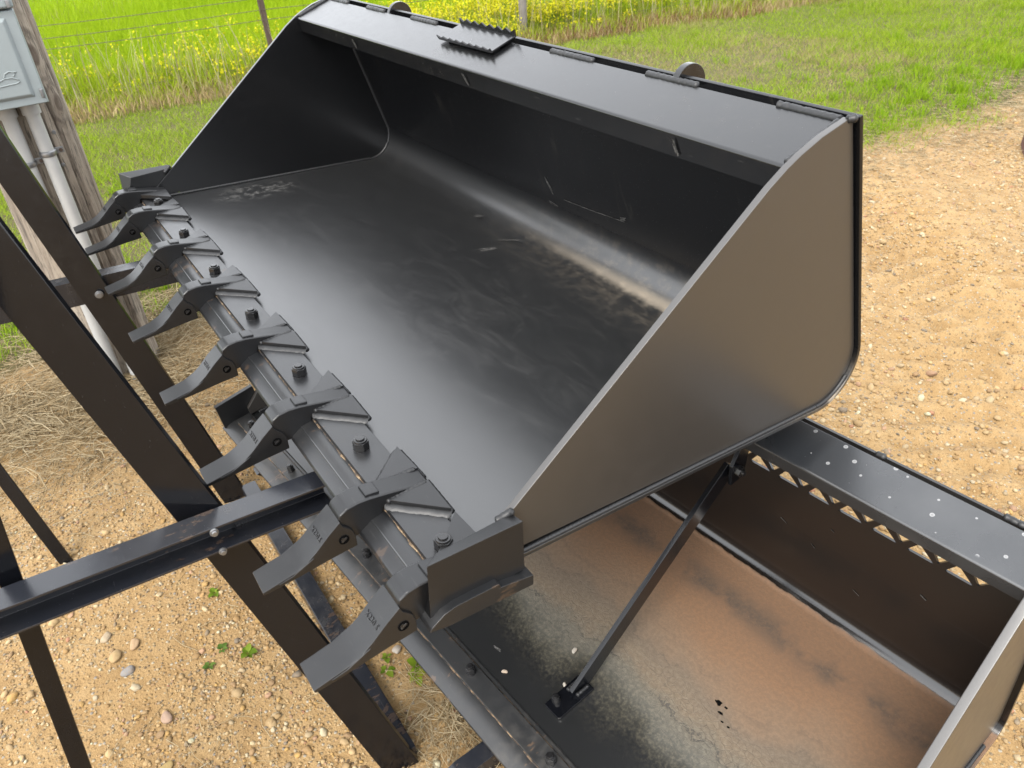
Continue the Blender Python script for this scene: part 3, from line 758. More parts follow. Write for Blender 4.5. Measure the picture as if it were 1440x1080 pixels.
for a, b_ in ((-1.01, -0.8), (-0.4, -0.28), (0.05, 0.2), (0.53, 0.55), (0.72, 0.74), (0.93, 1.01)):
    finish(bead((a, 0.716, 0.4905), (b_, 0.716, 0.4905), 0.006), 'weld_bead', M['weld'], lb, 60)
for sx in (-1, 1):
    finish(bead((sx * (H2 - 0.015), 0.12, 0.001), (sx * (H2 - 0.015), 0.70, 0.001), 0.005), 'weld_bead', M['weld'], lb, 60)
    finish(bead((sx * (H2 + 0.002), 0.12, 0.001), (sx * (H2 + 0.002), 0.665, 0.001), 0.004), 'weld_bead', M['weld'], lb, 60)
ce2 = [(0.0, -0.014), (0.002, -0.010), (0.020, 0.000), (0.043, 0.0035), (0.098, 0.0035), (0.102, 0.000), (0.102, -0.022), (0.03, -0.022)]
finish(prism(ce2, -H2 - 0.02, H2 + 0.02, 0.0012), 'cutting_edge', M['edge_low'], lb, 30)
finish(prism([(0.046, 0.0042), (0.046, 0.0105), (0.088, 0.0105), (0.088, 0.0042)], -H2 + 0.02, H2 - 0.02, 0.0012), 'wear_plate', M['edge_low'], lb, 30)
seam(-1.0, 1.0, 0.0458, 0.0040, 0.0028, lb)
seam(-1.0, 1.0, 0.0900, 0.0042, 0.0022, lb, name='rust_seam')
for x in (-0.94, -0.648, -0.195, 0.258, 0.52, 0.80):
    nut(x, 0.070, 0.0105, lb, r=0.0105, h=0.017)
for sx in (-1, 1):
    o_ = [(0.006, -0.012), (0.006, 0.080), (0.138, 0.090), (0.142, -0.008)]
    b = prism(o_, min(sx * (H2 + 0.0015), sx * (H2 + 0.018)), max(sx * (H2 + 0.0015), sx * (H2 + 0.018)), 0.0013)
    finish(b, 'side_cutter', M['cast'], lb, 30)
# brace bolted to the floor and up to the lip
fx = 0.444
bp = empty('brace'); bp.parent = lb
foot = plate_xy([(fx - 0.023, 0.137), (fx + 0.018, 0.137), (fx + 0.022, 0.142), (fx + 0.022, 0.234), (fx - 0.018, 0.234), (fx - 0.023, 0.229)], 0.0012, 0.0085, 0.001)
finish(foot, 'foot_plate', M['gloss'], bp)
def bar_between(p0, p1, w, t, wdir, bev=0.001):
    p0, p1 = Vector(p0), Vector(p1); z = (p1 - p0).normalized(); x = (Vector(wdir) - z * Vector(wdir).dot(z)).normalized(); y = z.cross(x)
    rot = Matrix((x, y, z)).transposed()
    return box((p0 + p1) / 2, (w, t, (p1 - p0).length), bev, rot)
p0 = Vector((fx - 0.001, 0.205, 0.004)); p1 = Vector((0.508, 0.602, 0.408))
finish(bar_between(p0, p1, 0.044, 0.010, (0.05, -0.7, 0.7)), 'brace_bar', M['gloss'], bp)
finish(bead((fx - 0.012, 0.19, 0.0095), (fx - 0.012, 0.228, 0.0095), 0.0045), 'weld_bead', M['weld'], bp, 60)
finish(bead((fx + 0.010, 0.196, 0.0095), (fx + 0.010, 0.230, 0.0095), 0.0045), 'weld_bead', M['weld'], bp, 60)
nut(fx - 0.012, 0.160, 0.0085, bp, r=0.0085, h=0.012)
finish(prism([(0.582, 0.375), (0.620, 0.375), (0.640, 0.458), (0.612, 0.458), (0.585, 0.42)], 0.516, 0.524, 0.001), 'brace_lug', M['gloss'], bp)
b = cyl((0.530, 0.600, 0.405), 0.0115, 0.012, 6, 0.001, Matrix.Rotation(R(90), 3, 'Y')); b = cyl((0.536, 0.600, 0.405), 0.006, 0.01, 16, 0.001, Matrix.Rotation(R(90), 3, 'Y'), b)
finish(b, 'hex_bolt', M['bolt'], bp)
lw = lambda x, z: (x, wall_y(z) - 0.0002, z)
for (x_, z_, dx, dz) in ((0.55, 0.20, 0.02, -0.01), (0.62, 0.18, 0.015, -0.012), (0.72, 0.12, 0.02, -0.01), (0.84, 0.22, 0.02, -0.01), (0.97, 0.2, 0.02, -0.02), (0.66, 0.25, 0.012, -0.006)):
    scuff([lw(x_, z_), lw(x_ + dx, z_ + dz)], 0.0012, lb, (0, -1, -0.07), strands=2)
scuff([(0.55, 0.595, 0.4), (0.60, 0.60, 0.4)], 0.001, lb, strands=0) if False else None
scuff([(0.43, 0.645, 0.4775), (0.47, 0.67, 0.4835)], 0.002, lb, (0, -0.22, 0.97), strands=5, off=0.0012)
# small scrape low on the cutting edge floor
scuff([(0.235, 0.145, 0.0002), (0.262, 0.150, 0.0002)], 0.004, lb, strands=6)
# dark wet spots in the silt
def blot(x, y, r, root):
    b = bmesh.new(); c = b.verts.new((x, y, 0.0006)); ring = []
    for k in range(14):
        a = 2 * math.pi * k / 14; rr = r * random.uniform(0.55, 1.15); ring.append(b.verts.new((x + rr * math.cos(a) * 1.3, y + rr * math.sin(a) * 0.75, 0.0004)))
    for k in range(14): b.faces.new((c, ring[k], ring[(k + 1) % 14]))
    return finish(b, 'dark_spot', dark, root, 0)
for (x_, y_, r_) in ((0.655, 0.392, 0.0075), (0.672, 0.394, 0.003), (0.671, 0.378, 0.0048), (0.685, 0.366, 0.0028), (0.700, 0.366, 0.0033)): blot(x_, y_, r_, lb)

# ================================================================== STEEL STAND
sd_ = empty('steel_stand', (0.5, -0.1, 0.0))
tag(sd_, 'black steel stand of leaning legs and channel arms before the bucket teeth', 'stand')
P = lambda v: Vector(v) - Vector((0.5, -0.1, 0.0))
def ext(a, b_, t): a, b_ = Vector(a), Vector(b_); return a + (b_ - a) * t
def leg(a, b_, w, t, mat, wd=(0.34, 0.94, 0)):
    return finish(bar_between(P(a), P(b_), w, t, wd, 0.002), 'leg', M[mat], sd_)
A1, B1 = Vector((0.50, -0.177, 0.706)), Vector((0.652, -0.002, 0.0))
leg(ext(B1, A1, 1.98), B1, 0.070, 0.014, 'gloss')
A2, B2 = Vector((-0.50, -0.172, 0.69)), Vector((-0.3814, -0.0309, 0.0))
leg(ext(B2, A2, 1.98), B2, 0.072, 0.014, 'gloss')
A3, B3 = Vector((0.50, -0.432, 0.78)), Vector((0.50, -0.535, 0.0))
leg(ext(B3, A3, 1.75), B3, 0.029, 0.008, 'gloss', (0, 1, 0))
A4, B4 = Vector((-0.50, -0.545, 0.300)), Vector((-0.408, -0.495, 0.0))
leg(ext(B4, A4, 3.0), B4, 0.034, 0.008, 'gloss')
def channel(x_in, x_out, y0, y1, z0a, z0b, h, name='channel_arm'):
    """C channel along y, open side towards +x or -x (x_out side)"""
    t = 0.0045; s = 1 if x_out > x_in else -1
    def sec(y, zt):
        return [(x_in, zt), (x_out, zt), (x_out, zt - t), (x_in + s * t, zt - t), (x_in + s * t, zt - h + t), (x_out, zt - h + t), (x_out, zt - h), (x_in, zt - h)]
    b = bmesh.new(); a = [b.verts.new(P((p[0], y0, p[1]))) for p in sec(y0, z0a)]; c = [b.verts.new(P((p[0], y1, p[1]))) for p in sec(y1, z0b)]
    n = 8
    for i in range(n): b.faces.new((a[i], a[(i + 1) % n], c[(i + 1) % n], c[i]))
    b.faces.new(a[::-1]); b.faces.new(c); bmesh.ops.recalc_face_normals(b, faces=b.faces); bevel(b, 0.0012)
    return finish(b, name, M['worn'], sd_, 30)
ch1 = channel(0.520, 0.565, -0.95, 0.016, 0.768, 0.706, 0.052)
b = tube([P((0.5235, y, 0.768 + (y + 0.95) * -0.0642 - 0.030)) for y in np.linspace(-0.94, 0.01, 40)], 0.0035, 8, wob=0.15)
finish(b, 'weld_bead', M['worn'], ch1, 60)
b = bmesh.new()
ch2 = channel(-0.530, -0.575, -0.95, 0.05, 0.765, 0.706, 0.066)
def bolthead(x, y, z, r, mat, par, s=1):
    b = cyl(P((x, y, z)), r, 0.004, 20, 0.001, Matrix.Rotation(R(90), 3, 'Y')); b = cyl(P((x + s * 0.003, y, z)), r * 0.72, 0.006, 20, 0.0015, Matrix.Rotation(R(90), 3, 'Y'), b)
    return finish(b, 'bolt_head', M[mat], par)
bolthead(0.5665, -0.171, 0.7105, 0.0068, 'zinc', sd_); bolthead(0.5665, -0.169, 0.6685, 0.0064, 'zinc', sd_)
bolthead(-0.483, -0.166, 0.69, 0.0100, 'zinc', sd_)
# foot rail and stretcher
finish(bar_between(P((0.40, -0.335, 1.365)), P((-0.66, -0.295, 1.333)), 0.05, 0.03, (0, 1, 0), 0.002), 'top_rail', M['gloss'], sd_)
finish(box(P((0.135, 0.012, 0.022)), (1.03, 0.044, 0.036), 0.003), 'foot_rail', M['worn'], sd_)
for (px_, nn) in ((0.40, 6), (-0.42, 4)): pass

# skid under the lower bucket
for k, (x0_, lab) in enumerate(((0.745, 'black steel skid bar under the front edge of the muddy bucket, nearest the camera'), (-0.45, 'black steel skid bar under the far left end of the muddy bucket'))):
    r_ = empty('skid_bar', (x0_, 0.45, 0.0)); tag(r_, lab, 'skid bar', 'skid bars under the lower bucket')
    b = bmesh.new(); poly = [(-0.38, 0.003), (-0.40, 0.030), (-0.37, 0.044), (0.36, 0.118), (0.38, 0.112), (0.38, 0.003)]
    finish(prism([(p[0], p[1] - 0.004 + (0 if k == 0 else -0.012) * (p[1] > 0.02)) for p in poly], -0.020, 0.020, 0.002), 'rail_body', M['worn'], r_, 30)
    finish(box((0, 0.30, 0.005), (0.10, 0.12, 0.006), 0.001), 'base_pad', M['worn'], r_)

# ================================================================== UTILITY POLE, BOX, CONDUITS
pole = empty('utility_pole', (-1.435, -0.155, 0.0)); tag(pole, 'weathered grey brown wooden utility pole beside the meter box', 'pole')
def pole_mesh():
    n, mz = 120, 260; b = bmesh.new(); rings = []
    cr = [(0.30, 0.012, 0.7), (0.68, 0.016, 0.9), (1.15, 0.010, 0.3), (-0.35, 0.011, 1.3), (0.0, 0.004, 2.2), (0.62, 0.008, 0.2), (-0.8, 0.009, 3.0), (1.0, 0.006, 4.0), (-1.4, 0.007, 5.0), (2.0, 0.008, 1.0), (2.9, 0.008, 2.0)]
    for j in range(mz + 1):
        z = -0.1 + 2.9 * j / mz; ring = []
        for i in range(n):
            a = 2 * math.pi * i / n - math.pi
            r = 0.142 - 0.006 * z + 0.0022 * math.sin(3 * a + z * 2) + 0.0012 * math.sin(11 * a + 3 * math.sin(z * 1.3)) + 0.0008 * math.sin(29 * a + 2 * math.sin(z * 2.1))
            for (ca, dp, ph) in cr:
                cc = ca + 0.05 * math.sin(z * 2.1 + ph) + 0.015 * math.sin(z * 9 + ph)
                dd_ = abs((a - cc + math.pi) % (2 * math.pi) - math.pi)
                on = max(0.0, math.sin(z * 1.7 + ph) + 0.55)
                r -= dp * min(on, 1) * math.exp(-(dd_ / 0.040) ** 2) * 1.3
            r += 0.010 * math.exp(-(((a - 0.92) / 0.16) ** 2 + ((z - 0.975) / 0.06) ** 2))
            ring.append(b.verts.new((r * math.cos(a), r * math.sin(a), z)))
        rings.append(ring)
    for A, B in zip(rings, rings[1:]):
        for i in range(n): b.faces.new((A[i], A[(i + 1) % n], B[(i + 1) % n], B[i]))
    b.faces.new(rings[-1])
    return b
finish(pole_mesh(), 'trunk', M['wood'], pole, 50)
for (a, z_) in ((0.15, 0.66), (0.42, 0.80), (-0.3, 0.42), (0.5, 0.9)):
    rr = 0.14
    finish(cyl((rr * math.cos(a), rr * math.sin(a), z_), 0.006, 0.008, 12, 0.001, Matrix.Rotation(R(90), 3, 'Y') ), 'nail_head', M['zinc'], pole)

BX = -1.152
jb = empty('meter_box', (BX, -0.25, 1.02)); tag(jb, 'pale grey metal meter box with embossed bird on the wooden pole', 'meter box')
def bx(y0, y1, z0, z1, x0, x1, bev, name, par=jb):
    return finish(box(((x0 + x1) / 2 - BX, (y0 + y1) / 2 + 0.25, (z0 + z1) / 2 - 1.02), (abs(x1 - x0), abs(y1 - y0), abs(z1 - z0)), bev, seg=3), name, M['box'], par)
bx(-0.40, -0.078, 1.020, 1.62, -1.30, -1.170, 0.004, 'back_case')
# raised cover, tapered at the edges
b = bmesh.new()
def frus(y0, y1, z0, z1, x0, x1, ins):
    vs_ = [(x0, y0, z0), (x0, y1, z0), (x0, y1, z1), (x0, y0, z1), (x1, y0 + ins, z0 + ins), (x1, y1 - ins, z0 + ins), (x1, y1 - ins, z1 - ins), (x1, y0 + ins, z1 - ins)]
    v = [b.verts.new((p[0] - BX, p[1] + 0.25, p[2] - 1.02)) for p in vs_]
    for f in ((0, 1, 2, 3), (4, 5, 6, 7), (0, 1, 5, 4), (1, 2, 6, 5), (2, 3, 7, 6), (3, 0, 4, 7)): b.faces.new([v[i] for i in f])
frus(-0.402, -0.076, 1.016, 1.268, -1.1695, -1.150, 0.004)
frus(-0.385, -0.105, 1.040, 1.250, -1.1500, -1.142, 0.010)
bmesh.ops.recalc_face_normals(b, faces=b.faces); bevel(b, 0.0025, 3)
finish(b, 'cover', M['box'], jb)
bx(-0.405, -0.074, 1.270, 1.62, -1.1695, -1.140, 0.008, 'upper_cover')
finish(box((-1.142 - BX, -0.087 + 0.25, 1.048 - 1.02), (0.010, 0.010, 0.026), 0.003), 'hasp', M['zinc'], jb)
finish(box((-1.136 - BX, -0.087 + 0.25, 1.282 - 1.02), (0.006, 0.010, 0.02), 0.002), 'hasp', M['zinc'], jb)
# embossed bird outline
def emb(pts):
    return tube([(-1.1415 - BX, p[0] + 0.25, p[1] - 1.02) for p in pts], 0.0016, 8)
bird = emb([(-0.205, 1.083), (-0.185, 1.093), (-0.165, 1.1005), (-0.145, 1.100), (-0.132, 1.093), (-0.130, 1.087), (-0.140, 1.084), (-0.160, 1.083), (-0.180, 1.0815), (-0.205, 1.0795)])
finish(bird, 'embossed_mark', M['box'], jb)
bird = emb([(-0.165, 1.103), (-0.160, 1.112), (-0.148, 1.117), (-0.140, 1.114), (-0.130, 1.114), (-0.136, 1.108), (-0.142, 1.103)])
finish(bird, 'embossed_mark', M['box'], jb)

for k, (yy, lab) in enumerate(((-0.128, 'white plastic conduit running down the wooden pole, nearest the field side'), (-0.192, 'white plastic conduit on the wooden pole, left of the other one'))):
    c = empty('conduit', (-1.262, yy, 0.0)); tag(c, lab, 'conduit', 'conduits below the meter box')
    finish(tube([(0, 0, -0.05), (0, 0, 0.5), (0, 0, 0.985)], 0.0205, 28), 'pipe', M['pvc'], c)
    finish(tube([(0, 0, 0.975), (0, 0, 1.019)], 0.0265, 28), 'hub', M['pvc'], c)
    zs = 0.855 if k == 0 else 0.835
    b = tube([(0.0215 * math.cos(a) * 1.03, 0.0215 * math.sin(a) * 1.03, zs) for a in np.linspace(-1.9, 1.9, 16)], 0.0035, 8, flat=2.4)
    b = box((-0.012, 0.034, zs), (0.005, 0.026, 0.018), 0.001, bm=b)
    finish(b, 'pipe_strap', M['zinc'], c)
    finish(cyl((-0.006, 0.038, zs), 0.006, 0.006, 6, 0.0005, Matrix.Rotation(R(90), 3, 'Y')), 'screw', M['tpost'], c)

# ================================================================== FENCE
fn_ = empty('wire_fence', (-5.75, 2.0, 0)); tag(fn_, 'wire fence with rusty posts along the edge of the green field', 'fence')
fx_ = lambda y: -5.33 + 0.177 * (y - 4.42)
PF = lambda v: Vector(v) - Vector((-5.75, 2.0, 0))
for y, kind in ((-2.6, 't'), (-0.28, 't'), (2.01, 't'), (4.41, 'w'), (6.66, 't'), (8.95, 't'), (11.2, 'w')):
    lx_ = random.uniform(-0.02, 0.02); ly_ = {2.01: -0.035, 6.66: 0.02}.get(y, 0.0)
    if kind == 't':
        b = bmesh.new(); b = tube([PF((fx_(y), y, -0.1)), PF((fx_(y) + lx_, y + ly_, 1.25))], 0.016, 6, b)
        b = box(PF((fx_(y) + 0.016, y, 0.6)), (0.006, 0.035, 1.25), 0, bm=b)
        finish(b, 'fence_post', M['tpost'], fn_, 30)
    else: finish(tube([PF((fx_(y), y, -0.1)), PF((fx_(y) + 0.01, y, 0.5)), PF((fx_(y), y, 1.35))], [0.041, 0.038, 0.036], 18), 'fence_post', M['fpost'], fn_, 40)
for z_ in (0.12, 0.478, 0.556, 0.648, 0.85, 1.03, 1.2):
    pts = []
    for y in np.linspace(-4, 13, 120): pts.append(PF((fx_(y) + 0.02, y, z_ - 0.015 * abs(math.sin((y + 0.28) * math.pi / 2.3)))))
    finish(tube(pts, 0.0024, 5), 'fence_wire', M['wire'], fn_, 60)

# ================================================================== GROUND
def height(x, y):
    """gentle unevenness plus tyre lug tracks on the right"""
    x = np.asarray(x, float); y = np.asarray(y, float)
    h = 0.006 * np.sin(x * 2.3 + y * 1.1) * np.sin(y * 1.9 - x * 0.7) + 0.003 * np.sin(x * 7.1 + 1) * np.sin(y * 6.3 + 2)
    # track bands: (centre point, direction, half width)
    for (cx, cy, ang, hw, L) in ((0.2, 2.72, R(150), 0.28, 1.2), (0.62, 2.15, R(120), 0.24, 0.75)):
        dx, dy = x - cx, y - cy; u = dx * math.cos(ang) + dy * math.sin(ang); v = -dx * math.sin(ang) + dy * math.cos(ang)
        v = v + 0.25 * u * u * (1 if ang < R(130) else 0.2)
        band = np.exp(-(v / hw) ** 4) * np.exp(-(u / L) ** 4)
        wv = np.sin((u + 0.45 * np.abs(v)) * 2 * math.pi / 0.125) * (0.75 + 0.25 * np.sin(u * 3.3 + v * 9))
        h = h + band * (0.021 * wv - 0.012)
    # erosion mounds by the near stand
    h = h + 0.018 * np.exp(-(((x - 0.45) / 0.16) ** 2 + ((y - 0.16) / 0.13) ** 2)) * (1 + 0.3 * np.sin(x * 60) * np.sin(y * 47))
    return h
def grid_mesh(name, xs, ys, hf, mat, skip=None):
    X, Y = np.meshgrid(xs, ys, indexing='ij'); Z = hf(X, Y)
    co = np.stack([X, Y, Z], -1).reshape(-1, 3); nx, ny = len(xs), len(ys)
    i = np.arange(nx * ny).reshape(nx, ny)
    q = np.stack([i[:-1, :-1], i[1:, :-1], i[1:, 1:], i[:-1, 1:]], -1).reshape(-1, 4)
    me = bpy.data.meshes.new(name); me.vertices.add(len(co)); me.vertices.foreach_set('co', co.ravel())
    me.loops.add(q.size); me.loops.foreach_set('vertex_index', q.ravel()); me.polygons.add(len(q)); me.polygons.foreach_set('loop_start', np.arange(len(q)) * 4)
    me.update(calc_edges=True); me.validate(); me.materials.append(mat); me.shade_smooth()
    o = bpy.data.objects.new(name, me); COL.objects.link(o); return o
xs = np.concatenate([[-600, -150, -60, -30, -20, -14], np.arange(-10, -2, 0.25), np.arange(-2, -1, 0.06), np.arange(-1.0, 1.8, 0.02), np.arange(1.8, 3, 0.1), [3.5, 5, 8, 15, 40, 150, 600]])
ys = np.concatenate([[-600, -150, -50, -20, -8, -4, -2.5], np.arange(-1.6, -0.9, 0.1), np.arange(-0.9, 4.5, 0.020), np.arange(4.6, 10, 0.2), [11, 14, 20, 40, 150, 600]])
def hcl(X, Y):
    f = np.clip(1 - (np.maximum(np.abs(X - 0.4) - 3.5, 0)) / 3, 0, 1) * np.clip(1 - (np.maximum(np.abs(Y - 2) - 4, 0)) / 3, 0, 1)
    return height(X, Y) * f
g = grid_mesh('ground', xs, ys, hcl, M['ground']); tag(g, kind='structure')

def build_tris(name, co, faces, tint, mat, smooth=False):
    me = bpy.data.meshes.new(name); me.vertices.add(len(co)); me.vertices.foreach_set('co', np.ascontiguousarray(co, dtype=np.float32).ravel())
    k = faces.shape[1]
    me.loops.add(faces.size); me.loops.foreach_set('vertex_index', np.ascontiguousarray(faces, dtype=np.int32).ravel())
    me.polygons.add(len(faces)); me.polygons.foreach_set('loop_start', np.arange(len(faces), dtype=np.int32) * k)
    me.update(calc_edges=True)
    at_ = me.color_attributes.new('tint', 'FLOAT_COLOR', 'POINT')
    c4 = np.concatenate([tint, np.ones((len(tint), 1))], 1).astype(np.float32); at_.data.foreach_set('color', c4.ravel())
    me.materials.append(mat)
    if smooth: me.shade_smooth()
    o = bpy.data.objects.new(name, me); COL.objects.link(o); return o

# ---- pebbles
def ico(sub):
    b = bmesh.new(); bmesh.ops.create_icosphere(b, subdivisions=sub, radius=1); b.verts.ensure_lookup_table()
    v = np.array([q.co[:] for q in b.verts]); f = np.array([[w.index for w in q.verts] for q in b.faces]); b.free(); return v, f
PAL = np.array([[0.50, 0.36, 0.20], [0.58, 0.44, 0.27], [0.46, 0.30, 0.14], [0.62, 0.52, 0.38], [0.40, 0.27, 0.16], [0.55, 0.36, 0.14], [0.33, 0.28, 0.23], [0.50, 0.32, 0.24], [0.68, 0.62, 0.52], [0.24, 0.22, 0.21], [0.48, 0.24, 0.17]])
PW = np.array([5, 5, 4, 4, 3, 2.2, 1.6, 1.2, 1.6, 0.8, 0.4]); PW = PW / PW.sum()
def pebbles(name, X, Y, S, sub, sink=0.35):
    v, f = ico(sub); n = len(X); Z = hcl(X, Y)
    jit = 1 + rng.uniform(-0.22, 0.22, (n, len(v), 1)); sc = np.stack([S * rng.uniform(0.8, 1.35, n), S * rng.uniform(0.7, 1.0, n), S * rng.uniform(0.45, 0.75, n)], -1)
    a = rng.uniform(0, 2 * np.pi, n); ca, sa = np.cos(a), np.sin(a)
    p = v[None] * jit * sc[:, None]
    tl = rng.uniform(-0.4, 0.4, n)[:, None]
    px_, py_, pz_ = p[..., 0], p[..., 1], p[..., 2] + p[..., 0] * tl
    q = np.stack([px_ * ca[:, None] - py_ * sa[:, None] + X[:, None], px_ * sa[:, None] + py_ * ca[:, None] + Y[:, None], pz_ + (Z + S * sink * 0.5)[:, None]], -1)
    F = f[None] + (np.arange(n) * len(v))[:, None, None]
    col = np.array([1.13, 1.05, 0.84]) * PAL[rng.choice(len(PAL), n, p=PW)] * rng.uniform(0.75, 1.2, (n, 1)); col = np.clip(col, 0, 0.8)
    T = np.repeat(col, len(v), 0)
    return build_tris(name, q.reshape(-1, 3), F.reshape(-1, 3), T, M['pebble'], True)
def scat(n, x0, x1, y0, y1): return rng.uniform(x0, x1, n), rng.uniform(y0, y1, n)
def clump(X, Y, k, s):
    v = np.sin(X * k + 1.3 * s) * np.sin(Y * k * 1.17 + s) + 0.6 * np.sin(X * k * 2.3 + 2 * s + Y * 1.9 * k) ; return v
X, Y = scat(33000, -1.3, 1.0, -0.85, 0.35); S = rng.gamma(2.6, 0.00085, len(X)) + 0.0011
k = (rng.uniform(0, 1, len(X)) < np.clip(0.55 + 0.35 * clump(X, Y, 5, 1) + 0.35 * (X + 0.2), 0.12, 1)) & (((X - 0.45) / 0.17) ** 2 + ((Y - 0.16) / 0.15) ** 2 > rng.uniform(0.3, 1.1, len(X)))
X, Y, S = X[k], Y[k], S[k]
o = pebbles('gravel', X, Y, S, 1); tag(o, 'fine mixed gravel strewn over the sand in front of the buckets', 'gravel', kind='stuff')
X, Y = scat(72000, -1.4, 1.7, 1.0, 5.6); S = rng.gamma(2.6, 0.0013, len(X)) + 0.0022
onb = np.exp(-(((X - 0.2) / 0.75) ** 2 + ((Y - 2.6) / 0.35) ** 2)) + np.exp(-(((X - 0.68) / 0.4) ** 2 + ((Y - 2.05) / 0.45) ** 2))
k = (rng.uniform(0, 1, len(X)) > onb * 0.8) & (X > bound(Y) + rng.uniform(-0.1, 0.6, len(X))) & (rng.uniform(0, 1, len(X)) < np.clip(0.65 + 0.3 * clump(X, Y, 2.2, 2), 0.2, 1))
o = pebbles('gravel.001', X[k], Y[k], S[k], 1); tag(o, 'pale gravel on the open yard to the right of the buckets', 'gravel', kind='stuff')
X, Y = scat(750, -1.0, 1.0, -0.85, 0.35); S = rng.gamma(4, 0.0011, len(X)) + 0.0040
k = (((X - 0.45) / 0.17) ** 2 + ((Y - 0.16) / 0.15) ** 2 > 0.8) & (rng.uniform(0, 1, len(X)) < 0.55 + 0.4 * (X + 0.1))
o = pebbles('coarse_gravel', X[k], Y[k], S[k], 2); tag(o, 'larger loose stones lying among the fine gravel', 'gravel', kind='stuff')
X, Y = scat(500, 0.3, 1.7, 0.9, 3.2); S = rng.gamma(4, 0.0012, len(X)) + 0.004
o = pebbles('coarse_gravel.001', X, Y, S, 2); tag(o, 'larger loose stones on the yard beside the lower bucket', 'gravel', kind='stuff')

def stone(x, y, s, col, lab, z=None, M4=None, group=None, flat=0.6):
    v, f = ico(3); nz = np.array([math.sin(p[0] * 3 + s * 900) * 0.12 + math.sin(p[1] * 4 + s * 500) * 0.10 + math.sin(p[2] * 5 + x * 50) * 0.08 for p in v])
    p = v * (1 + nz)[:, None]; p = np.sign(p) * np.abs(p) ** 0.85
    p = p * np.array([s * 1.15, s * 0.85, s * flat])
    me_o = build_tris('stone', p, f, np.repeat(np.array([col]), len(v), 0), M['pebble'], True)
    if M4 is not None: me_o.matrix_world = M4 @ Matrix.Translation((x, y, s * flat * 0.85))
    else: me_o.location = (x, y, float(hcl(x, y)) + s * flat * 0.4)
    me_o.rotation_euler.rotate_axis('Z', random.uniform(0, 3)); tag(me_o, lab, 'stone', group)
    return me_o
stone(0.3027, 0.125, 0.0052, (0.62, 0.52, 0.42), 'white pebble on the muddy bucket floor, nearest the left cutting edge', M4=LO, group='pebbles on the lower bucket floor')
stone(0.3707, 0.2653, 0.0058, (0.66, 0.62, 0.55), 'round white pebble on the muddy bucket floor, farthest back', M4=LO, group='pebbles on the lower bucket floor')
stone(0.416, 0.197, 0.0048, (0.72, 0.68, 0.60), 'small white pebble beside the foot plate of the brace', M4=LO, group='pebbles on the lower bucket floor')
for (x_, y_, s_, c_, l_) in ((0.0013, -0.445, 0.016, (0.60, 0.42, 0.20), 'yellow tan stone below the channel arm, largest of its patch'),
        (0.0616, -0.429, 0.013, (0.33, 0.33, 0.33), 'bluish grey stone lying right of the tan stone under the arm'),
        (-0.073, -0.453, 0.012, (0.62, 0.50, 0.34), 'cream stone close below the channel arm'),
        (-0.0074, -0.399, 0.013, (0.62, 0.42, 0.24), 'orange flat stone just right of the yellow tan stone'),
        (0.2422, -0.3816, 0.014, (0.52, 0.36, 0.27), 'pinkish stone in the gravel at the lower left'),
        (0.3615, -0.4098, 0.012, (0.50, 0.36, 0.13), 'amber stone at the bottom of the picture beside the flat leg'),
        (0.3994, 0.1137, 0.010, (0.62, 0.56, 0.48), 'white stone between the near tooth and the lower cutting edge')):
    stone(x_, y_, s_, c_, l_, group='loose stones in the gravel')

br = finish(box((0, 0, 0), (0.10, 0.20, 0.065), 0.004, Matrix.Rotation(R(8), 3, 'X')), 'brick', M['brick']); br.location = (-0.43, 4.45, 0.033); br.rotation_euler = (0, 0, R(35))
tag(br, 'reddish brown brick lying alone on the gravel at the right edge', 'brick')

# ---- grass
def blades(name, X, Y, Hh, Wd, lean, col, mat, segs=1, z0=None):
    n = len(X); a = rng.uniform(0, 2 * np.pi, n); b_ = rng.uniform(0, 2 * np.pi, n)
    Z = np.zeros(n) if z0 is None else z0
    wx_, wy_ = np.cos(a) * Wd / 2, np.sin(a) * Wd / 2
    lx_, ly_ = np.cos(b_) * lean * Hh, np.sin(b_) * lean * Hh
    v = [np.stack([X - wx_, Y - wy_, Z], -1), np.stack([X + wx_, Y + wy_, Z], -1)]
    if segs == 1:
        v.append(np.stack([X + lx_, Y + ly_, Z + Hh], -1)); q = np.stack(v, 1); F = (np.arange(n) * 3)[:, None] + np.array([[0, 1, 2]])
        c = np.stack([col, col, col], 1)
        return build_tris(name, q.reshape(-1, 3), F, c.reshape(-1, 3), mat)
    mx, my = X + lx_ * 0.35, Y + ly_ * 0.35
    v.append(np.stack([mx - wx_ * 0.8, my - wy_ * 0.8, Z + Hh * 0.6], -1)); v.append(np.stack([mx + wx_ * 0.8, my + wy_ * 0.8, Z + Hh * 0.6], -1))
    v.append(np.stack([X + lx_, Y + ly_, Z + Hh], -1)); q = np.stack(v, 1)
    F = ((np.arange(n) * 5)[:, None, None] + np.array([[0, 1, 3], [0, 3, 2], [2, 3, 4]])[None]).reshape(-1, 3)
    c = np.stack([col * 0.95, col * 0.95, col, col, col * 1.05], 1)
    return build_tris(name, q.reshape(-1, 3), F, c.reshape(-1, 3), mat)
def fb(X, Y, k, s):   # cheap smooth noise in 0..1
    v = 0
    for i in range(5):
        f = k * 1.83 ** i; an = s * 1.7 + i * 2.1; u = X * math.cos(an) + Y * math.sin(an); w = -X * math.sin(an) + Y * math.cos(an)
        v = v + (np.sin(u * f + 1.1 * s) + np.sin(w * f * 1.21 + 2.3 * s + 0.8 * np.sin(u * f * 0.7))) * 0.62 ** i
    return 0.5 + v / 7.5
def mixc(a, b_, f): f = np.clip(f, 0, 1)[:, None]; return np.array(a) * (1 - f) + np.array(b_) * f

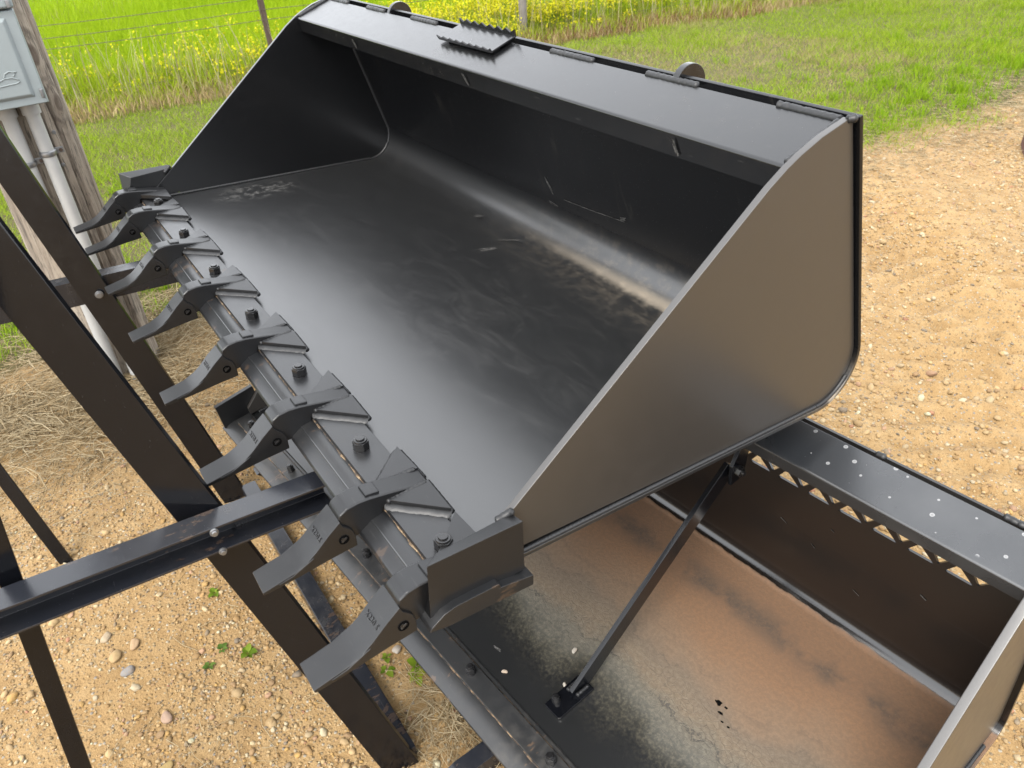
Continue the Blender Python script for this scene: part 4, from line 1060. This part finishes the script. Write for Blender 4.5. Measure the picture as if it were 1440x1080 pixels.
n = 270000
Y = rng.uniform(-1.6, 12, n); X = rng.uniform(0, 1, n)
xl, xr = mow(Y) - 0.1, bound(Y) + 0.35; X = xl + (xr - xl) * X
dens = fb(X, Y, 1.9, 3.1); edge = (bound(Y) - X)
keep = rng.uniform(0, 1, n) < np.clip(edge * 1.6 + 0.25 + (dens - 0.5) * 1.6, 0.0, 1.0)
keep &= ~((Y < 0.5) & (X > -1.75) & (rng.uniform(0, 1, n) < 0.9))
X, Y, dens = X[keep], Y[keep], dens[keep]; n = len(X)
dry = fb(X, Y, 1.3, 7.7); dry = np.clip((dry - 0.50) * 4.0, 0, 1) * 0.62 + 0.08; dryb = rng.uniform(0, 1, n) < dry
col = mixc((0.27, 0.46, 0.015), (0.58, 0.76, 0.05), rng.uniform(0, 1, n) * 0.7 + 0.3 * fb(X, Y, 0.9, 5.5))
col[dryb] = mixc((0.55, 0.45, 0.17), (0.72, 0.62, 0.32), rng.uniform(0, 1, dryb.sum()))
Hh = rng.uniform(0.018, 0.050, n) * (0.8 + 0.7 * (fb(X, Y, 2.9, 1.2) > 0.55)); Hh[dryb] *= 0.8
o = blades('mown_grass', X, Y, Hh, rng.uniform(0.003, 0.0055, n), rng.uniform(0.2, 1.5, n), col, M['grass']); tag(o, 'short mown grass with dry patches between yard and fence', 'grass', kind='stuff')

# dense tufts of longer grass near the yard edge
TT = 900; ty = rng.uniform(-1.4, 8, TT); tx = bound(ty) - rng.gamma(2, 0.35, TT); rep = 22
X = np.repeat(tx, rep) + rng.normal(0, 0.03, TT * rep); Y = np.repeat(ty, rep) + rng.normal(0, 0.03, TT * rep); n = len(X)
o = blades('grass_tufts', X, Y, rng.uniform(0.03, 0.085, n), rng.uniform(0.003, 0.005, n), rng.uniform(0.2, 0.9, n), mixc((0.24, 0.46, 0.010), (0.46, 0.68, 0.03), rng.uniform(0, 1, n)), M['grass'], 2); tag(o, 'longer green tufts where the lawn meets the gravel', 'grass', kind='stuff')

# bright field beyond the fence
n = 230000; Y = rng.uniform(-3, 15, n); d_ = rng.gamma(1.5, 2.6, n) + 0.45; X = mow(Y) - d_
k = X > -19; X, Y, d_ = X[k], Y[k], d_[k]; n = len(X)
pt = np.clip((fb(X * 1.0, Y * 0.35, 1.6, 9.1) - 0.5) * 4, 0, 1)
col = mixc((0.34, 0.58, 0.010), (0.64, 0.84, 0.03), rng.uniform(0, 1, n) * 0.6 + 0.4 * fb(X, Y, 1.2, 2.2))
tn = (rng.uniform(0, 1, n) < pt * 0.22); col[tn] = mixc((0.40, 0.34, 0.14), (0.5, 0.45, 0.2), rng.uniform(0, 1, tn.sum()))
o = blades('field_grass', X, Y, rng.uniform(0.10, 0.26, n), rng.uniform(0.006, 0.012, n), rng.uniform(0.1, 0.8, n), col, M['grass']); tag(o, 'bright green grass growing in the field beyond the fence', 'grass', kind='stuff')

# tall unmown strip along the fence: green below, dry straw stems on top
n = 75000; Y = rng.uniform(-3, 13, n); d_ = rng.beta(1.4, 1.6, n) * 1.35 - 0.03; X = mow(Y) - d_
gr = rng.uniform(0, 1, n) < np.clip(d_ * 1.5 + 0.0, 0.08, 0.88)
col = mixc((0.50, 0.36, 0.15), (0.75, 0.60, 0.32), rng.uniform(0, 1, n)); red = (fb(X, Y, 1.4, 4.4) > 0.55) & (rng.uniform(0, 1, n) < 0.5); col[red] = mixc((0.30, 0.16, 0.08), (0.42, 0.24, 0.12), rng.uniform(0, 1, red.sum()))
col[gr] = mixc((0.36, 0.54, 0.015), (0.66, 0.80, 0.05), rng.uniform(0, 1, gr.sum()))
Hh = rng.uniform(0.06, 0.22, n) * np.clip(0.45 + d_ * 0.9, 0.4, 1.2)
o = blades('tall_grass', X, Y, Hh, rng.uniform(0.004, 0.008, n), rng.uniform(0.1, 0.9, n), col, M['straw'], 2); tag(o, 'unmown mixed grass and straw strip along the wire fence', 'grass', kind='stuff')
n = 1500; Y = rng.uniform(-3, 13, n); X = mow(Y) - rng.uniform(0.1, 1.1, n)
o = blades('dry_stems', X, Y, rng.uniform(0.25, 0.62, n), rng.uniform(0.004, 0.007, n), rng.uniform(0.05, 0.45, n), mixc((0.50, 0.44, 0.20), (0.66, 0.60, 0.36), rng.uniform(0, 1, n)), M['straw'], 2); tag(o, 'pale dry stems standing in the strip by the fence', 'grass', kind='stuff')

# mustard flowers: small yellow petals clustered on stems
ns = 9000; fy = rng.uniform(-3, 13, ns); fxx = mow(fy) - 0.25 - rng.beta(1.5, 2.0, ns) * 1.5
keep = rng.uniform(0, 1, ns) < np.clip((fb(fxx, fy, 1.3, 6.0) - 0.30) * 2.4 * np.where(fy > 5.0, 0.25, 1.0), 0.05, 1); fxx, fy = fxx[keep], fy[keep]; ns = len(fy)
fh = rng.uniform(0.12, 0.42, ns); per = 18
X = np.repeat(fxx, per) + rng.normal(0, 0.035, ns * per); Y = np.repeat(fy, per) + rng.normal(0, 0.035, ns * per); Z = np.repeat(fh, per) * rng.uniform(0.72, 1.05, ns * per)
n = len(X); s_ = rng.uniform(0.007, 0.013, n); a = rng.uniform(0, 6.28, n); t_ = rng.uniform(-1, 1, (n, 2))
quad = np.stack([np.stack([X + s_ * np.cos(a + q), Y + s_ * np.sin(a + q), Z + s_ * (t_[:, 0] * math.cos(q) + t_[:, 1] * math.sin(q))], -1) for q in (0, 2.1, 4.2)], 1)
c = mixc((0.85, 0.80, 0.01), (1.0, 0.92, 0.03), rng.uniform(0, 1, n))
o = build_tris('yellow_flowers', quad.reshape(-1, 3), (np.arange(n) * 3)[:, None] + np.array([[0, 1, 2]]), np.repeat(c, 3, 0), M['leaf']); tag(o, 'yellow mustard flowers in the tall strip by the fence', 'flowers', kind='stuff')
o = blades('flower_stems', fxx, fy, fh, np.full(ns, 0.006), rng.uniform(0, 0.15, ns), mixc((0.16, 0.26, 0.02), (0.22, 0.34, 0.04), rng.uniform(0, 1, ns)), M['grass'], 2); tag(o, 'green stems of the yellow flowers by the fence', 'plants', kind='stuff')

# dead straw lying round the pole and at the yard's edge
def straw(name, X, Y, L, r, lab, lift=0.02):
    n = len(X); a = rng.uniform(0, 2 * np.pi, n); cv = rng.uniform(-0.8, 0.8, n); z = rng.uniform(0.001, lift, n); up_ = rng.uniform(-0.1, 0.35, n)
    P0 = []; 
    for t in (0, 0.5, 1.0):
        an = a + cv * t; P0.append(np.stack([X + np.cos(an) * L * t, Y + np.sin(an) * L * t, hcl(X, Y) + z + up_ * L * t * (1.4 - t)], -1))
    off = np.stack([-np.sin(a) * r, np.cos(a) * r, r * 0.5], -1); up2 = np.stack([np.zeros(n), np.zeros(n), r * 1.2], -1)
    v = []
    for p in P0: v += [p - off, p + off, p + up2]
    q = np.stack(v, 1); fs = []
    for s in (0, 3):
        for i in range(3): j = (i + 1) % 3; fs += [[s + i, s + j, s + 3 + j], [s + i, s + 3 + j, s + 3 + i]]
    F = ((np.arange(n) * 9)[:, None, None] + np.array(fs)[None]).reshape(-1, 3)
    c = mixc((0.52, 0.37, 0.19), (0.92, 0.77, 0.50), rng.uniform(0, 1, n) ** 1.1)
    o = build_tris(name, q.reshape(-1, 3), F, np.repeat(c, 9, 0), M['straw']); tag(o, lab, 'straw', kind='stuff'); return o
n = 17000; X = rng.normal(-1.35, 0.28, n); Y = rng.uniform(-1.0, 0.75, n); k = rng.uniform(0, 1, n) < np.clip(0.4 + 0.9 * fb(X, Y, 5, 3.3) - 0.25, 0, 1); X, Y = X[k], Y[k]
straw('dead_straw', X, Y, rng.uniform(0.03, 0.14, len(X)), rng.uniform(0.0006, 0.0015, len(X)), 'mat of dead straw round the foot of the pole', 0.035)
n = 1500; X = rng.uniform(-1.1, 0.9, n); Y = rng.uniform(-0.8, 0.35, n); k = rng.uniform(0, 1, n) < np.clip(1.1 * fb(X, Y, 4, 8.1) - 0.35, 0, 1); X, Y = X[k], Y[k]
straw('straw_litter', X, Y, rng.uniform(0.02, 0.10, len(X)), rng.uniform(0.0004, 0.0008, len(X)), 'thin straws scattered over the near gravel', 0.008)
n = 420; X = rng.normal(0.62, 0.07, n); Y = rng.normal(0.14, 0.05, n)
straw('root_tangle', X, Y, rng.uniform(0.03, 0.11, n), rng.uniform(0.0005, 0.0009, n), 'tangle of dry roots beside the lower cutting edge', 0.02)
n = 9000; Y = rng.uniform(1.5, 8, n); X = bound(Y) + rng.normal(0.05, 0.28, n)
straw('edge_straw', X, Y, rng.uniform(0.02, 0.07, n), rng.uniform(0.0008, 0.0016, n), 'dead grass bits along the edge of the lawn', 0.012)

# leafy weeds
def weed(x, y, s, nl, lab, colr=((0.16, 0.27, 0.02), (0.33, 0.45, 0.05)), upr=0.5):
    root = empty('weed', (x, y, float(hcl(x, y)))); tag(root, lab, 'weed', 'small weeds growing in the gravel')
    for i in range(nl):
        a = 2 * math.pi * i / nl + random.uniform(-0.4, 0.4); L = s * random.uniform(0.6, 1.1); w = L * random.uniform(0.26, 0.38); el = random.uniform(0.2, 1.0) * upr * 1.8
        ln = []; N = 6; b = bmesh.new(); prev = None
        dirv = Vector((math.cos(a), math.sin(a), 0)); sdv = Vector((-math.sin(a), math.cos(a), 0))
        for k_ in range(N + 1):
            t = k_ / N; ww = w * math.sin(math.pi * min(1, 0.05 + t * 0.95)) ** 0.8 if t > 0.18 else w * 0.08
            c = dirv * (L * t * math.cos(el * (1 - 0.4 * t))) + Vector((0, 0, 0.002 + L * (t * math.sin(el) - 0.35 * t * t)))
            row = [b.verts.new(c - sdv * ww + Vector((0, 0, ww * 0.35))), b.verts.new(c), b.verts.new(c + sdv * ww + Vector((0, 0, ww * 0.35)))]
            if prev:
                b.faces.new((prev[0], row[0], row[1], prev[1])); b.faces.new((prev[1], row[1], row[2], prev[2]))
            prev = row
        me = bpy.data.meshes.new('leaf'); b.to_mesh(me); b.free()
        at_ = me.color_attributes.new('tint', 'FLOAT_COLOR', 'POINT'); f = random.random(); cc = [colr[0][j] * (1 - f) + colr[1][j] * f for j in range(3)]
        at_.data.foreach_set('color', np.tile(np.array(cc + [1.0], dtype=np.float32), len(me.vertices)))
        me.materials.append(M['leaf']); me.shade_smooth(); o = bpy.data.objects.new('leaf', me); COL.objects.link(o); o.parent = root
weed(0.4721, 0.132, 0.034, 5, 'bright leafy weed on the earth mound beside the lower cutting edge', ((0.25, 0.42, 0.03), (0.38, 0.55, 0.05)), 0.8)
weed(0.490, 0.118, 0.028, 5, 'yellow green seedling just below the bright weed on the mound', ((0.36, 0.50, 0.04), (0.50, 0.58, 0.05)), 0.5)
weed(0.600, 0.160, 0.022, 7, 'small round leaved sprig right against the lower cutting edge')
weed(0.430, 0.070, 0.026, 4, 'low green weed behind the nearest tooth tip')
weed(0.402, 0.085, 0.022, 4, 'three leaf weed left of the nearest tooth')
weed(0.1858, -0.1773, 0.026, 7, 'feathery green weed in the middle of the near gravel')
weed(0.135, -0.225, 0.018, 6, 'tiny weed in the gravel left of the feathery one', ((0.10, 0.20, 0.03), (0.2, 0.3, 0.06)))
weed(0.165, -0.265, 0.018, 6, 'tiny weed in the gravel below and left of the feathery one', ((0.10, 0.20, 0.03), (0.2, 0.3, 0.06)))
weed(-0.05, -0.19, 0.020, 6, 'small weed poking out under the channel arm')
weed(-0.39, 0.10, 0.020, 7, 'small green weed between the far leg and the lower bucket')
weed(0.30, -0.02, 0.018, 5, 'tiny weed between the near leg and the cutting edge')

scene.render.engine = 'CYCLES'
print('tris', sum(sum(len(p.vertices)-2 for p in o.data.polygons) if len(o.data.polygons)<5000 else len(o.data.loops)-2*len(o.data.polygons) for o in scene.objects if o.type == 'MESH'), 'objs', len(scene.objects))
